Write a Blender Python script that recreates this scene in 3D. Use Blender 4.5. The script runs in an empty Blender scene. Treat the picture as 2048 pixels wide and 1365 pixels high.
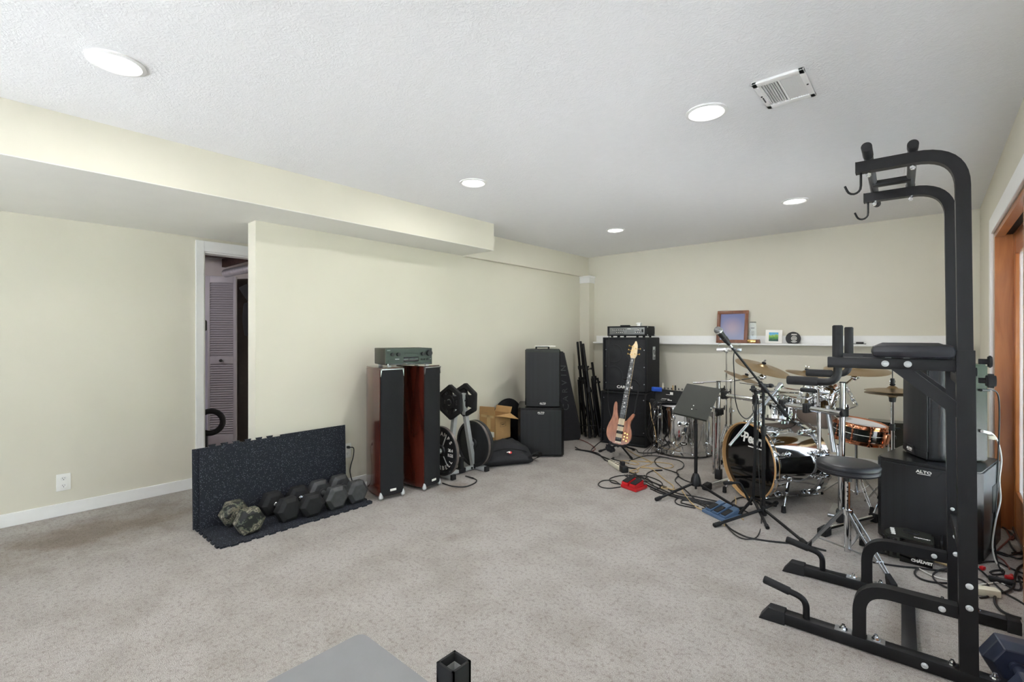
import bpy, bmesh, math, random
from mathutils import Vector, Matrix, Euler
random.seed(7)
SC = bpy.context.scene
COL = SC.collection
PI = math.pi
V = Vector
# ------------------------------------------------------------------ camera model (metres; camera over the origin)
FPX, CX, CY, CAMH = 954.0, 1024.0, 672.0, 1.30
YAW = math.radians(41.2)
FW = V((-math.sin(YAW), math.cos(YAW), 0)); RT = V((math.cos(YAW), math.sin(YAW), 0)); UP = V((0, 0, 1))
def ray(px, py): return FW + RT*((px-CX)/FPX) + UP*((CY-py)/FPX)
def T(px, py, t): return V((0, 0, CAMH)) + ray(px, py)*t
def G(px, py, z=0.0):
    d = ray(px, py); return T(px, py, (z-CAMH)/d.z)
def AX(px, py, x):
    d = ray(px, py); return T(px, py, x/d.x)
def AY(px, py, y):
    d = ray(px, py); return T(px, py, y/d.y)
cam = bpy.data.cameras.new('camera'); camo = bpy.data.objects.new('camera', cam); COL.objects.link(camo)
cam.sensor_width = 36.0; cam.lens = 36.0*FPX/2048.0; cam.shift_y = -(682.5-CY)/2048.0
cam.clip_start = 0.05
camo.location = (0, 0, CAMH); camo.rotation_euler = (PI/2, 0, YAW)
SC.camera = camo
# ------------------------------------------------------------------ mesh builder
def Rz(a): return Matrix.Rotation(a, 4, 'Z')
def frame(o, n, x=None):
    n = V(n).normalized()
    if x is None: x = V((0, 0, 1)).cross(n) if abs(n.z) < .95 else V((1, 0, 0))
    x = V(x); x = (x - n*x.dot(n)).normalized(); y = n.cross(x)
    M = Matrix((x, y, n)).transposed().to_4x4(); M.translation = V(o); return M
def fillet(pts, r, n=6):
    P = [V(p) for p in pts]; out = [P[0]]
    for i in range(1, len(P)-1):
        a, b, c = P[i-1], P[i], P[i+1]
        u = (a-b); w = (c-b); lu, lw = u.length, w.length; u.normalize(); w.normalize()
        ang = u.angle(w) if lu and lw else PI
        if ang > PI-.02: out.append(b); continue
        d = min(r/math.tan(ang/2), lu*.49, lw*.49)
        s, e = b+u*d, b+w*d
        for k in range(n+1):
            q = k/n; out.append(s*(1-q)**2 + b*2*q*(1-q) + e*q*q)
    out.append(P[-1]); return out
def catmull(pts, n=6, closed=False):
    P = [V(p) for p in pts]; N = len(P); out = []
    rng = range(N if closed else N-1)
    for i in rng:
        p0 = P[(i-1) % N] if closed or i > 0 else P[0]*2-P[1]
        p1 = P[i]; p2 = P[(i+1) % N]
        p3 = P[(i+2) % N] if closed or i+2 < N else P[-1]*2-P[-2]
        for k in range(n):
            t = k/n
            out.append(.5*((2*p1)+(p2-p0)*t+(2*p0-5*p1+4*p2-p3)*t*t+(3*p1-p0-3*p2+p3)*t**3))
    if not closed: out.append(P[-1])
    return out
class MB:
    def __init__(s): s.bm = bmesh.new(); s.mi = 0
    def _merge(s, t, M=None):
        if M is not None: bmesh.ops.transform(t, matrix=M, verts=t.verts)
        for f in t.faces: f.material_index = s.mi
        me = bpy.data.meshes.new('tmp'); t.to_mesh(me); t.free(); s.bm.from_mesh(me); bpy.data.meshes.remove(me); return s
    def box(s, c, d, M=None, bev=0.0, seg=2, rz=0.0):
        t = bmesh.new(); bmesh.ops.create_cube(t, size=1.0)
        bmesh.ops.scale(t, vec=V(d), verts=t.verts)
        if bev > 0: bmesh.ops.bevel(t, geom=list(t.edges), offset=min(bev, min(d)*.49), segments=seg, affect='EDGES', profile=.5)
        L = Matrix.Translation(V(c)) @ Rz(rz)
        return s._merge(t, (M @ L) if M is not None else L)
    def boxz(s, x0, x1, y0, y1, z0, z1, bev=0.0): return s.box(((x0+x1)/2, (y0+y1)/2, (z0+z1)/2), (abs(x1-x0), abs(y1-y0), abs(z1-z0)), bev=bev)
    def cyl(s, p0, p1, r0, r1=None, n=20, bev=0.0):
        p0, p1 = V(p0), V(p1); r1 = r0 if r1 is None else r1; d = p1-p0
        t = bmesh.new(); bmesh.ops.create_cone(t, cap_ends=True, segments=n, radius1=r0, radius2=r1, depth=d.length)
        if bev > 0:
            E = [e for e in t.edges if len(e.link_faces) == 2 and any(len(f.verts) > 4 for f in e.link_faces)]
            bmesh.ops.bevel(t, geom=E, offset=bev, segments=2, affect='EDGES')
        return s._merge(t, frame((p0+p1)/2, d))
    def tube(s, pts, r, n=8, sm=0, closed=False, cap=True):
        P = catmull(pts, sm, closed) if sm else [V(p) for p in pts]
        return s.sweep(P, [(r*math.cos(2*PI*k/n), r*math.sin(2*PI*k/n)) for k in range(n)], closed, cap)
    def rect(s, pts, w, h, up=(0, 0, 1)):  # w across, h along 'up'
        return s.sweep([V(p) for p in pts], [(-w/2, -h/2), (w/2, -h/2), (w/2, h/2), (-w/2, h/2)], up=V(up))
    def sweep(s, P, sec, closed=False, cap=True, up=None):
        N = len(P); t = bmesh.new(); rings = []; u = None
        for i in range(N):
            if closed: d = P[(i+1) % N]-P[i-1]
            else: d = P[min(i+1, N-1)]-P[max(i-1, 0)]
            if d.length < 1e-9: d = V((0, 0, 1))
            d.normalize()
            if up is not None:
                x = d.cross(up)
                if x.length < 1e-4: x = u if u is not None else d.cross(V((0, 1, 0)))
                x = (x-d*x.dot(d)).normalized(); u = x
            else:
                if u is None: u = d.cross(V((0, 0, 1)) if abs(d.z) < .9 else V((1, 0, 0)))
                u = (u-d*u.dot(d)).normalized(); x = u
            y = x.cross(d).normalized()
            k = 1.0
            rings.append([t.verts.new(P[i]+x*a*k+y*b*k) for a, b in sec])
        m = len(sec)
        for i in range(N if closed else N-1):
            A, B = rings[i], rings[(i+1) % N]
            for k in range(m): t.faces.new((A[k], A[(k+1) % m], B[(k+1) % m], B[k]))
        if cap and not closed:
            t.faces.new(rings[0][::-1]); t.faces.new(rings[-1])
        bmesh.ops.recalc_face_normals(t, faces=t.faces)
        return s._merge(t)
    def lathe(s, prof, M=None, n=32, ang=2*PI):
        t = bmesh.new(); R = []
        for r, z in prof:
            if r < 1e-6: R.append([t.verts.new((0, 0, z))])
            else: R.append([t.verts.new((r*math.cos(ang*k/n), r*math.sin(ang*k/n), z)) for k in range(n)])
        for A, B in zip(R[:-1], R[1:]):
            for k in range(n):
                k2 = (k+1) % n
                if len(A) == 1 and len(B) == 1: continue
                if len(A) == 1: t.faces.new((A[0], B[k], B[k2]))
                elif len(B) == 1: t.faces.new((A[k], A[k2], B[0]))
                else: t.faces.new((A[k], A[k2], B[k2], B[k]))
        bmesh.ops.recalc_face_normals(t, faces=t.faces)
        return s._merge(t, M)
    def prism(s, poly, z0, z1, M=None, bev=0.0, seg=2):
        t = bmesh.new(); a = [t.verts.new((x, y, z0)) for x, y in poly]; b = [t.verts.new((x, y, z1)) for x, y in poly]; n = len(poly)
        t.faces.new(a[::-1]); t.faces.new(b)
        for k in range(n): t.faces.new((a[k], a[(k+1) % n], b[(k+1) % n], b[k]))
        bmesh.ops.recalc_face_normals(t, faces=t.faces)
        if bev > 0: bmesh.ops.bevel(t, geom=list(t.edges), offset=bev, segments=seg, affect='EDGES', clamp_overlap=True)
        return s._merge(t, M)
    def sphere(s, c, r, sc=(1, 1, 1), n=16, M=None):
        t = bmesh.new(); bmesh.ops.create_uvsphere(t, u_segments=n, v_segments=max(6, n//2), radius=r)
        L = Matrix.Translation(V(c)) @ Matrix.Diagonal((*sc, 1)); return s._merge(t, (M @ L) if M is not None else L)
    def torus(s, c, axis, R, r, n=40, m=8):
        M = frame(c, axis); return s.tube([M @ V((R*math.cos(2*PI*k/n), R*math.sin(2*PI*k/n), 0)) for k in range(n)], r, m, closed=True)
    def text(s, txt, size, M, ext=.001, sp=1.0, bold=0.0, sx=1.0, shear=0.0):
        cu = bpy.data.curves.new('t', 'FONT'); cu.body = txt; cu.size = size; cu.extrude = ext; cu.align_x = 'CENTER'; cu.align_y = 'CENTER'
        cu.space_character = sp; cu.offset = bold; cu.shear = shear; cu.resolution_u = 3
        ob = bpy.data.objects.new('t', cu); me = bpy.data.meshes.new_from_object(ob)
        t = bmesh.new(); t.from_mesh(me); bpy.data.objects.remove(ob); bpy.data.curves.remove(cu); bpy.data.meshes.remove(me)
        return s._merge(t, M @ Matrix.Diagonal((sx, 1, 1, 1)))
    def hull(s, pts, bev=0.0):
        t = bmesh.new(); vs = [t.verts.new(V(p)) for p in pts]; r = bmesh.ops.convex_hull(t, input=vs)
        bmesh.ops.delete(t, geom=[g for g in r['geom_interior'] if isinstance(g, bmesh.types.BMVert)], context='VERTS')
        bmesh.ops.dissolve_limit(t, angle_limit=.02, verts=t.verts, edges=t.edges)
        if bev > 0: bmesh.ops.bevel(t, geom=list(t.edges), offset=bev, segments=2, affect='EDGES', clamp_overlap=True)
        return s._merge(t)
WM = {}
def _tag(o, label=None, cat=None, group=None, kind=None):
    if label: o['label'] = label
    if cat: o['category'] = cat
    if group: o['group'] = group
    if kind: o['kind'] = kind
    return o
def thing(name, label, cat, loc=(0, 0, 0), rz=0.0, group=None, M=None):
    o = bpy.data.objects.new(name, None); COL.objects.link(o); o.empty_display_size = .05
    m = M if M is not None else Matrix.Translation(V(loc)) @ Rz(rz)
    o.matrix_world = m; WM[o] = m.copy()
    return _tag(o, label, cat, group)
def part(name, mb, mat, parent=None, label=None, world=False, ang=35, kind=None, smooth=True):
    me = bpy.data.meshes.new(name)
    if parent is not None:
        W = WM[parent]
        if world: bmesh.ops.transform(mb.bm, matrix=W.inverted(), verts=mb.bm.verts)
    bmesh.ops.remove_doubles(mb.bm, verts=mb.bm.verts, dist=1e-6)
    mb.bm.to_mesh(me); mb.bm.free()
    for m in (mat if isinstance(mat, (list, tuple)) else [mat]): me.materials.append(m)
    if smooth:
        me.polygons.foreach_set('use_smooth', [True]*len(me.polygons)); me.set_sharp_from_angle(angle=math.radians(ang))
    o = bpy.data.objects.new(name, me); COL.objects.link(o)
    if parent is not None: o.parent = parent; WM[o] = W
    else: WM[o] = Matrix.Identity(4)
    return _tag(o, label, kind=kind)
def solo(name, label, cat, mb, mat, group=None, kind=None, ang=35, loc=None):
    if loc is None:
        xs = [v.co for v in mb.bm.verts]
        loc = V((sum(v.x for v in xs)/len(xs), sum(v.y for v in xs)/len(xs), min(v.z for v in xs)))
    bmesh.ops.translate(mb.bm, vec=-V(loc), verts=mb.bm.verts)
    o = part(name, mb, mat, ang=ang); o.location = V(loc); WM[o] = Matrix.Translation(V(loc))
    return _tag(o, label, cat, group, kind)
def struct(name, mb, mat, label=None, parent=None):
    o = part(name, mb, mat, parent, smooth=False, world=parent is not None)
    if parent is None: _tag(o, label, None, None, 'structure')
    return o
def dup(root, loc, rz=None, label=None, group=None, M=None):
    r = root.copy(); COL.objects.link(r)
    if M is not None: r.matrix_world = M
    else:
        r.location = loc
        if rz is not None: r.rotation_euler = (0, 0, rz)
    if label: r['label'] = label
    if group: r['group'] = group
    for ch in list(root.children):
        c = ch.copy(); COL.objects.link(c); c.parent = r
        for g in list(ch.children):
            d = g.copy(); COL.objects.link(d); d.parent = c
    return r
# ------------------------------------------------------------------ materials
def s2l(c):
    c = c/255.0
    return c/12.92 if c <= .04045 else ((c+.055)/1.055)**2.4
def rgb(r, g, b): return (s2l(r), s2l(g), s2l(b), 1)
def mat(name, col, rough=.5, metal=0.0, spec=.5, noise=0.0, nscale=20.0, bump=0.0, bscale=80.0, coat=0.0, col2=None, sheen=0.0):
    m = bpy.data.materials.new(name); m.use_nodes = True; nt = m.node_tree; N = nt.nodes; L = nt.links
    b = N['Principled BSDF']; b.inputs['Roughness'].default_value = rough; b.inputs['Metallic'].default_value = metal
    b.inputs['Specular IOR Level'].default_value = spec; b.inputs['Coat Weight'].default_value = coat; b.inputs['Coat Roughness'].default_value = .08
    if sheen: b.inputs['Sheen Weight'].default_value = sheen
    tc = N.new('ShaderNodeTexCoord')
    nz = N.new('ShaderNodeTexNoise'); nz.inputs['Scale'].default_value = nscale; nz.inputs['Detail'].default_value = 4
    L.new(tc.outputs['Object'], nz.inputs['Vector'])
    mx = N.new('ShaderNodeMix'); mx.data_type = 'RGBA'
    c2 = col2 if col2 else tuple(min(1, x*(1+noise)) for x in col[:3])+(1,)
    c1 = col if col2 else tuple(x*(1-noise) for x in col[:3])+(1,)
    mx.inputs[6].default_value = c1; mx.inputs[7].default_value = c2
    rp = N.new('ShaderNodeMapRange'); rp.inputs[1].default_value = .3; rp.inputs[2].default_value = .7
    L.new(nz.outputs[0], rp.inputs[0]); L.new(rp.outputs[0], mx.inputs[0]); L.new(mx.outputs[2], b.inputs['Base Color'])
    if bump:
        n2 = N.new('ShaderNodeTexNoise'); n2.inputs['Scale'].default_value = bscale; n2.inputs['Detail'].default_value = 3
        L.new(tc.outputs['Object'], n2.inputs['Vector'])
        bp = N.new('ShaderNodeBump'); bp.inputs['Strength'].default_value = bump; bp.inputs['Distance'].default_value = .002
        L.new(n2.outputs[0], bp.inputs['Height']); L.new(bp.outputs[0], b.inputs['Normal'])
    return m
def nodes(m): nt = m.node_tree; return nt.nodes, nt.links, nt.nodes['Principled BSDF']
def wood(name, c1, c2, axis='Z', scale=14.0, rough=.35, coat=.3):
    m = mat(name, c1, rough, coat=coat); N, L, b = nodes(m)
    tc = N.new('ShaderNodeTexCoord'); mp = N.new('ShaderNodeMapping')
    st = {'X': (.12, 1, 1), 'Y': (1, .12, 1), 'Z': (1, 1, .12)}[axis]; mp.inputs['Scale'].default_value = st
    L.new(tc.outputs['Object'], mp.inputs['Vector'])
    n = N.new('ShaderNodeTexNoise'); n.inputs['Scale'].default_value = scale; n.inputs['Detail'].default_value = 6; n.inputs['Distortion'].default_value = 1.2
    L.new(mp.outputs[0], n.inputs['Vector'])
    r = N.new('ShaderNodeValToRGB'); r.color_ramp.elements[0].position = .3; r.color_ramp.elements[0].color = c1; r.color_ramp.elements[1].position = .7; r.color_ramp.elements[1].color = c2
    L.new(n.outputs[0], r.inputs[0]); L.new(r.outputs[0], b.inputs['Base Color']); return m
def emis(name, col, s):
    m = bpy.data.materials.new(name); m.use_nodes = True; N = m.node_tree.nodes; b = N['Principled BSDF']
    b.inputs['Base Color'].default_value = col; b.inputs['Emission Color'].default_value = col; b.inputs['Emission Strength'].default_value = s; return m
def glassy(name, tint=(1, 1, 1, 1), gl=.12, dirt=0.0, rough=.02):
    m = bpy.data.materials.new(name); m.use_nodes = True; nt = m.node_tree; N = nt.nodes; L = nt.links; N.remove(N['Principled BSDF'])
    out = N['Material Output']; tr = N.new('ShaderNodeBsdfTransparent'); tr.inputs[0].default_value = tint
    gs = N.new('ShaderNodeBsdfGlossy'); gs.inputs['Roughness'].default_value = rough
    fr = N.new('ShaderNodeFresnel'); fr.inputs['IOR'].default_value = 1.45
    ad = N.new('ShaderNodeMath'); ad.operation = 'ADD'; ad.inputs[1].default_value = gl*.3; L.new(fr.outputs[0], ad.inputs[0])
    mx = N.new('ShaderNodeMixShader'); L.new(ad.outputs[0], mx.inputs[0]); L.new(tr.outputs[0], mx.inputs[1]); L.new(gs.outputs[0], mx.inputs[2])
    last = mx
    if dirt:
        df = N.new('ShaderNodeBsdfTranslucent'); df.inputs[0].default_value = rgb(215, 220, 228)
        nz = N.new('ShaderNodeTexNoise'); nz.inputs['Scale'].default_value = 6; nz.inputs['Detail'].default_value = 5
        tc = N.new('ShaderNodeTexCoord'); mp = N.new('ShaderNodeMapping'); mp.inputs['Scale'].default_value = (1, 3, .5)
        L.new(tc.outputs['Object'], mp.inputs[0]); L.new(mp.outputs[0], nz.inputs['Vector'])
        mr = N.new('ShaderNodeMapRange'); mr.inputs[3].default_value = dirt*.3; mr.inputs[4].default_value = dirt*1.4; L.new(nz.outputs[0], mr.inputs[0])
        m2 = N.new('ShaderNodeMixShader'); L.new(mr.outputs[0], m2.inputs[0]); L.new(mx.outputs[0], m2.inputs[1]); L.new(df.outputs[0], m2.inputs[2]); last = m2
    L.new(last.outputs[0], out.inputs['Surface']); return m
M_ = {}
M_['wall'] = mat('cream wall paint', rgb(214, 210, 195), .85, spec=.2, noise=.015, nscale=2, bump=.15, bscale=220)
M_['white'] = mat('white trim paint', rgb(232, 232, 230), .45, noise=.01, bump=.05, bscale=60)
M_['sofw'] = mat('soffit underside paint', rgb(222, 221, 214), .85, spec=.2, noise=.02, nscale=3)
# ceiling: stomped / brushed plaster
c = M_['ceil'] = mat('stomp textured ceiling', rgb(232, 232, 233), .9, spec=.15, noise=.01); N, L, b = nodes(c)
tc = N.new('ShaderNodeTexCoord')
n1 = N.new('ShaderNodeTexNoise'); n1.inputs['Scale'].default_value = 9; n1.inputs['Detail'].default_value = 2
L.new(tc.outputs['Object'], n1.inputs['Vector'])
mxv = N.new('ShaderNodeMix'); mxv.data_type = 'VECTOR'; mxv.inputs[0].default_value = .05
L.new(tc.outputs['Object'], mxv.inputs[4]); L.new(n1.outputs['Color'], mxv.inputs[5])
n2 = N.new('ShaderNodeTexNoise'); n2.inputs['Scale'].default_value = 34; n2.inputs['Detail'].default_value = 5; n2.inputs['Roughness'].default_value = .62; n2.inputs['Distortion'].default_value = 2.2
L.new(mxv.outputs[1], n2.inputs['Vector'])
mr = N.new('ShaderNodeMapRange'); mr.inputs[1].default_value = .42; mr.inputs[2].default_value = .66; L.new(n2.outputs[0], mr.inputs[0])
bp = N.new('ShaderNodeBump'); bp.inputs['Strength'].default_value = .24; bp.inputs['Distance'].default_value = .006
L.new(mr.outputs[0], bp.inputs['Height']); L.new(bp.outputs[0], b.inputs['Normal'])
# carpet: cut pile, traffic marks, a stain by the tower speakers
c = M_['carpet'] = mat('beige cut pile carpet', rgb(190, 183, 175), .98, spec=.05, sheen=.15); N, L, b = nodes(c)
tc = N.new('ShaderNodeTexCoord')
a1 = N.new('ShaderNodeTexNoise'); a1.inputs['Scale'].default_value = 270; a1.inputs['Detail'].default_value = 2
a2 = N.new('ShaderNodeTexNoise'); a2.inputs['Scale'].default_value = 3.2; a2.inputs['Detail'].default_value = 7; a2.inputs['Roughness'].default_value = .68
a3 = N.new('ShaderNodeTexNoise'); a3.inputs['Scale'].default_value = 55; a3.inputs['Detail'].default_value = 3
for a in (a1, a2, a3): L.new(tc.outputs['Object'], a.inputs['Vector'])
r1 = N.new('ShaderNodeValToRGB'); e = r1.color_ramp.elements; e[0].position = .33; e[0].color = rgb(141, 136, 132); e[1].position = .66; e[1].color = rgb(187, 183, 179); L.new(a1.outputs[0], r1.inputs[0])
r2 = N.new('ShaderNodeValToRGB'); e = r2.color_ramp.elements; e[0].position = .36; e[0].color = rgb(234, 230, 225); e[1].position = .58; e[1].color = rgb(255, 253, 250); L.new(a2.outputs[0], r2.inputs[0])
r3 = N.new('ShaderNodeValToRGB'); e = r3.color_ramp.elements; e[0].position = .3; e[0].color = rgb(222, 219, 215); e[1].position = .5; e[1].color = rgb(255, 255, 255); L.new(a3.outputs[0], r3.inputs[0])
m1 = N.new('ShaderNodeMix'); m1.data_type = 'RGBA'; m1.blend_type = 'MULTIPLY'; m1.inputs[0].default_value = 1; L.new(r1.outputs[0], m1.inputs[6]); L.new(r2.outputs[0], m1.inputs[7])
m2 = N.new('ShaderNodeMix'); m2.data_type = 'RGBA'; m2.blend_type = 'MULTIPLY'; m2.inputs[0].default_value = 1; L.new(m1.outputs[2], m2.inputs[6]); L.new(r3.outputs[0], m2.inputs[7])
last = m2.outputs[2]
def dark_patch(last, c, rad, amt, col, sc=(1, 1, 1)):
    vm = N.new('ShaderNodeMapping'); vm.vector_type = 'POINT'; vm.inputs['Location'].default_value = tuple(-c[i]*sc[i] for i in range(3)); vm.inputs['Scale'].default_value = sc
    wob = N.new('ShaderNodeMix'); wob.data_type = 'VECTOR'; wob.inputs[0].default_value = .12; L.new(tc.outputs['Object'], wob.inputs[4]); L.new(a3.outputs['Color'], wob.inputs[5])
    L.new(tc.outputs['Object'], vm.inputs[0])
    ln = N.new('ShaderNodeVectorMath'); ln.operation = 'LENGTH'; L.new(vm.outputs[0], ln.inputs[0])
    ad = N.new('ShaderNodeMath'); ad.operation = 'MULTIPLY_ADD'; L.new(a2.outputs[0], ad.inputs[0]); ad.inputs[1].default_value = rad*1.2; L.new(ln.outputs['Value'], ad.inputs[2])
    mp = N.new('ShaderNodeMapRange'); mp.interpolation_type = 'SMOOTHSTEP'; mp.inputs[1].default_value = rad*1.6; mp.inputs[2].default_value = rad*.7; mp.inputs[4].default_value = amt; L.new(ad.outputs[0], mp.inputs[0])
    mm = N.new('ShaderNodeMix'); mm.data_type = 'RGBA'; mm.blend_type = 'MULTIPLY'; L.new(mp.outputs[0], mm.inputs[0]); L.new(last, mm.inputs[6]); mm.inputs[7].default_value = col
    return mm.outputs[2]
last = dark_patch(last, (-3.05, 2.75, 0), .20, .75, rgb(190, 175, 160), (1, .8, 1))
last = dark_patch(last, (-2.30, 2.05, 0), .10, .35, rgb(200, 190, 180))
last = dark_patch(last, (-4.15, .6, 0), .85, .9, rgb(196, 184, 168), (1.6, .9, 1))  # darker, browner patch over the recess floor
L.new(last, b.inputs['Base Color'])
bp = N.new('ShaderNodeBump'); bp.inputs['Strength'].default_value = .6; bp.inputs['Distance'].default_value = .006; L.new(a1.outputs[0], bp.inputs['Height']); L.new(bp.outputs[0], b.inputs['Normal'])
M_['cherry'] = wood('cherry veneer', rgb(58, 22, 17), rgb(88, 38, 27), 'Z', 8, .18, .6)
M_['fir'] = wood('orange varnished fir', rgb(160, 92, 44), rgb(196, 128, 70), 'Z', 16, .35, .3)
M_['firx'] = wood('orange varnished fir rail', rgb(152, 86, 42), rgb(186, 118, 64), 'Y', 16, .35, .3)
M_['frameW'] = wood('brown picture frame wood', rgb(104, 58, 34), rgb(134, 80, 48), 'Z', 30, .4, .2)
M_['bassw'] = wood('walnut bass body', rgb(134, 74, 40), rgb(188, 116, 68), 'Z', 18, .18, .7)
M_['maple'] = wood('pale maple', rgb(222, 196, 150), rgb(236, 214, 172), 'Z', 30, .3, .4)
M_['hoopw'] = wood('maple drum hoop', rgb(186, 142, 92), rgb(206, 164, 112), 'Z', 10, .3, .4)
M_['metalk'] = mat('black satin steel', rgb(15, 15, 17), .45, spec=.35, noise=.08, nscale=40, bump=.05, bscale=400)
M_['pak'] = mat('satin black speaker plastic', rgb(22, 23, 25), .27, noise=.1, nscale=30)
M_['plk'] = mat('black plastic', rgb(24, 25, 27), .5, noise=.1, nscale=30)
M_['rubk'] = mat('black rubber', rgb(22, 22, 24), .75, noise=.15, nscale=50, bump=.1, bscale=200)
M_['vinyl'] = mat('black vinyl', rgb(29, 30, 36), .38, noise=.06, bump=.15, bscale=150)
M_['cabk'] = mat('black carpet cabinet cover', rgb(25, 26, 29), .9, noise=.25, nscale=200, bump=.4, bscale=500)
M_['cloth'] = mat('charcoal grille cloth', rgb(22, 23, 26), .9, noise=.1, nscale=300, bump=.3, bscale=900)
M_['iron'] = mat('grey cast iron', rgb(70, 71, 72), .48, metal=.25, noise=.25, nscale=18, bump=.15, bscale=60)
M_['platek'] = mat('black enamel plate', rgb(34, 35, 37), .4, noise=.15, nscale=20, bump=.1, bscale=100)
M_['rim'] = mat('worn steel plate rim', rgb(112, 104, 100), .35, metal=.5, noise=.3, nscale=14)
M_['chrome'] = mat('chrome', rgb(222, 224, 226), .07, metal=1.0, noise=.02)
M_['steel'] = mat('brushed steel', rgb(180, 182, 184), .3, metal=1.0, noise=.06)
M_['mesh'] = mat('grey wire mesh', rgb(120, 121, 122), .5, metal=.6, noise=.1, bump=.5, bscale=500)
M_['copper'] = mat('polished copper', rgb(226, 150, 112), .14, metal=1.0, noise=.05)
M_['gold'] = mat('gold hardware', rgb(214, 176, 110), .2, metal=1.0, noise=.05)
M_['silver'] = mat('silver grey paint', rgb(188, 190, 190), .38, metal=.2, noise=.03)
M_['gloss'] = mat('gloss black', rgb(10, 10, 12), .06, noise=.05, coat=.5)
M_['snarek'] = mat('black lacquer shell', rgb(20, 26, 24), .12, noise=.1, coat=.6)
M_['fabk'] = mat('black nylon fabric', rgb(31, 31, 35), .8, noise=.15, nscale=60, bump=.4, bscale=300)
M_['gwhite'] = mat('white plastic', rgb(236, 236, 232), .35, noise=.01)
M_['dark'] = mat('dark slot', rgb(16, 16, 16), .7, noise=.1)
M_['tan'] = mat('tan cable jacket', rgb(190, 164, 120), .5, noise=.08)
M_['cablek'] = mat('black cable jacket', rgb(28, 28, 30), .5, noise=.1)
M_['cableg'] = mat('pale grey cable jacket', rgb(206, 204, 198), .5, noise=.05)
M_['cablebr'] = mat('brown red cable jacket', rgb(120, 62, 54), .5, noise=.1)
M_['red'] = mat('red enamel', rgb(196, 26, 34), .35, noise=.06, coat=.3)
M_['redp'] = mat('red plastic', rgb(190, 30, 38), .4, noise=.06)
M_['blue'] = mat('slate blue enamel', rgb(92, 118, 150), .35, metal=.3, noise=.08)
M_['bluep'] = mat('bright blue plastic', rgb(34, 84, 190), .4, noise=.05)
M_['cream'] = mat('cream plastic', rgb(222, 216, 196), .45, noise=.03)
M_['card'] = mat('brown cardboard', rgb(186, 146, 96), .85, noise=.05, nscale=12, bump=.1, bscale=60)
M_['cardin'] = mat('cardboard inside', rgb(176, 134, 88), .9, noise=.05, nscale=12)
M_['tape'] = mat('tan packing tape', rgb(206, 174, 124), .3, noise=.03)
M_['ink'] = mat('dark print', rgb(60, 44, 30), .8, noise=.1)
M_['label'] = mat('white paper label', rgb(236, 234, 228), .8, noise=.02)
M_['olive'] = mat('dark olive enamel', rgb(44, 46, 39), .55, noise=.08, nscale=9, bump=.06, bscale=150)
M_['recv'] = mat('dark receiver casing', rgb(48, 50, 44), .42, metal=.3, noise=.05)
M_['recf'] = mat('grey green receiver face', rgb(60, 66, 62), .35, metal=.5, noise=.05, nscale=6)
M_['panelg'] = mat('grey amp faceplate', rgb(132, 134, 132), .4, metal=.4, noise=.04)
M_['bench'] = mat('grey vinyl bench cover', rgb(128, 129, 131), .45, noise=.03, bump=.1, bscale=160)
M_['blueiron'] = mat('blue black worn enamel', rgb(44, 50, 68), .35, noise=.25, nscale=12, bump=.12, bscale=60)
M_['louvre'] = mat('grey white louver paint', rgb(178, 174, 180), .5, noise=.02)
M_['dkdoor'] = mat('dark brown door paint', rgb(104, 96, 90), .5, noise=.08)
M_['roomw'] = mat('storeroom wall paint', rgb(226, 220, 224), .85, noise=.02)
M_['joist'] = wood('dark joist wood', rgb(66, 44, 40), rgb(90, 62, 54), 'Y', 20, .8, 0)
M_['foil'] = mat('silver foil duct', rgb(206, 206, 210), .3, metal=.8, noise=.1, nscale=30, bump=.3, bscale=60)
M_['lav'] = mat('lavender grey cloth', rgb(172, 168, 190), .8, noise=.05)
M_['acryl'] = glassy('clear acrylic', (.95, .97, .96, 1), .03)
M_['glass'] = glassy('dusty door glass', (.96, .98, 1, 1), .1, .22)
M_['lens'] = emis('lit downlight lens', (1, .98, .95, 1), 14.0)
M_['clear'] = glassy('clear drum head', (.80, .72, .68, 1), .35, rough=.15)
M_['smoky'] = mat('smoky drum head film', rgb(186, 168, 156), .18, noise=.06, nscale=6, coat=.4)
M_['coated'] = mat('white coated drum head', rgb(226, 224, 226), .6, noise=.02)
M_['scr'] = mat('dark display glass', rgb(28, 24, 28), .1, noise=.1)
M_['dim_patio'] = mat('darkened patio', rgb(146, 145, 144), .9, noise=.1, nscale=5)  # patio by the door, darkened in colour so less daylight bounces in
M_['patio'] = mat('outdoor concrete', rgb(214, 214, 214), .9, noise=.1, nscale=5)  # unseen front ground, made pale to bounce sun through the fill window
M_['lawn'] = mat('outdoor lawn', rgb(128, 132, 112), .9, noise=.25, nscale=9)
M_['hedge'] = mat('outdoor greenery', rgb(70, 110, 50), .9, noise=.4, nscale=4)
# cymbal bronze with lathe rings
c = M_['bronze'] = mat('lathed bronze', rgb(156, 132, 96), .3, metal=.85, noise=.06); N, L, b = nodes(c)
tc = N.new('ShaderNodeTexCoord'); wv = N.new('ShaderNodeTexWave'); wv.wave_type = 'RINGS'; wv.rings_direction = 'Z'; wv.inputs['Scale'].default_value = 60; wv.inputs['Distortion'].default_value = 1
L.new(tc.outputs['Object'], wv.inputs['Vector']); bp = N.new('ShaderNodeBump'); bp.inputs['Strength'].default_value = .15; bp.inputs['Distance'].default_value = .001; L.new(wv.outputs[0], bp.inputs['Height']); L.new(bp.outputs[0], b.inputs['Normal'])
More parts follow.
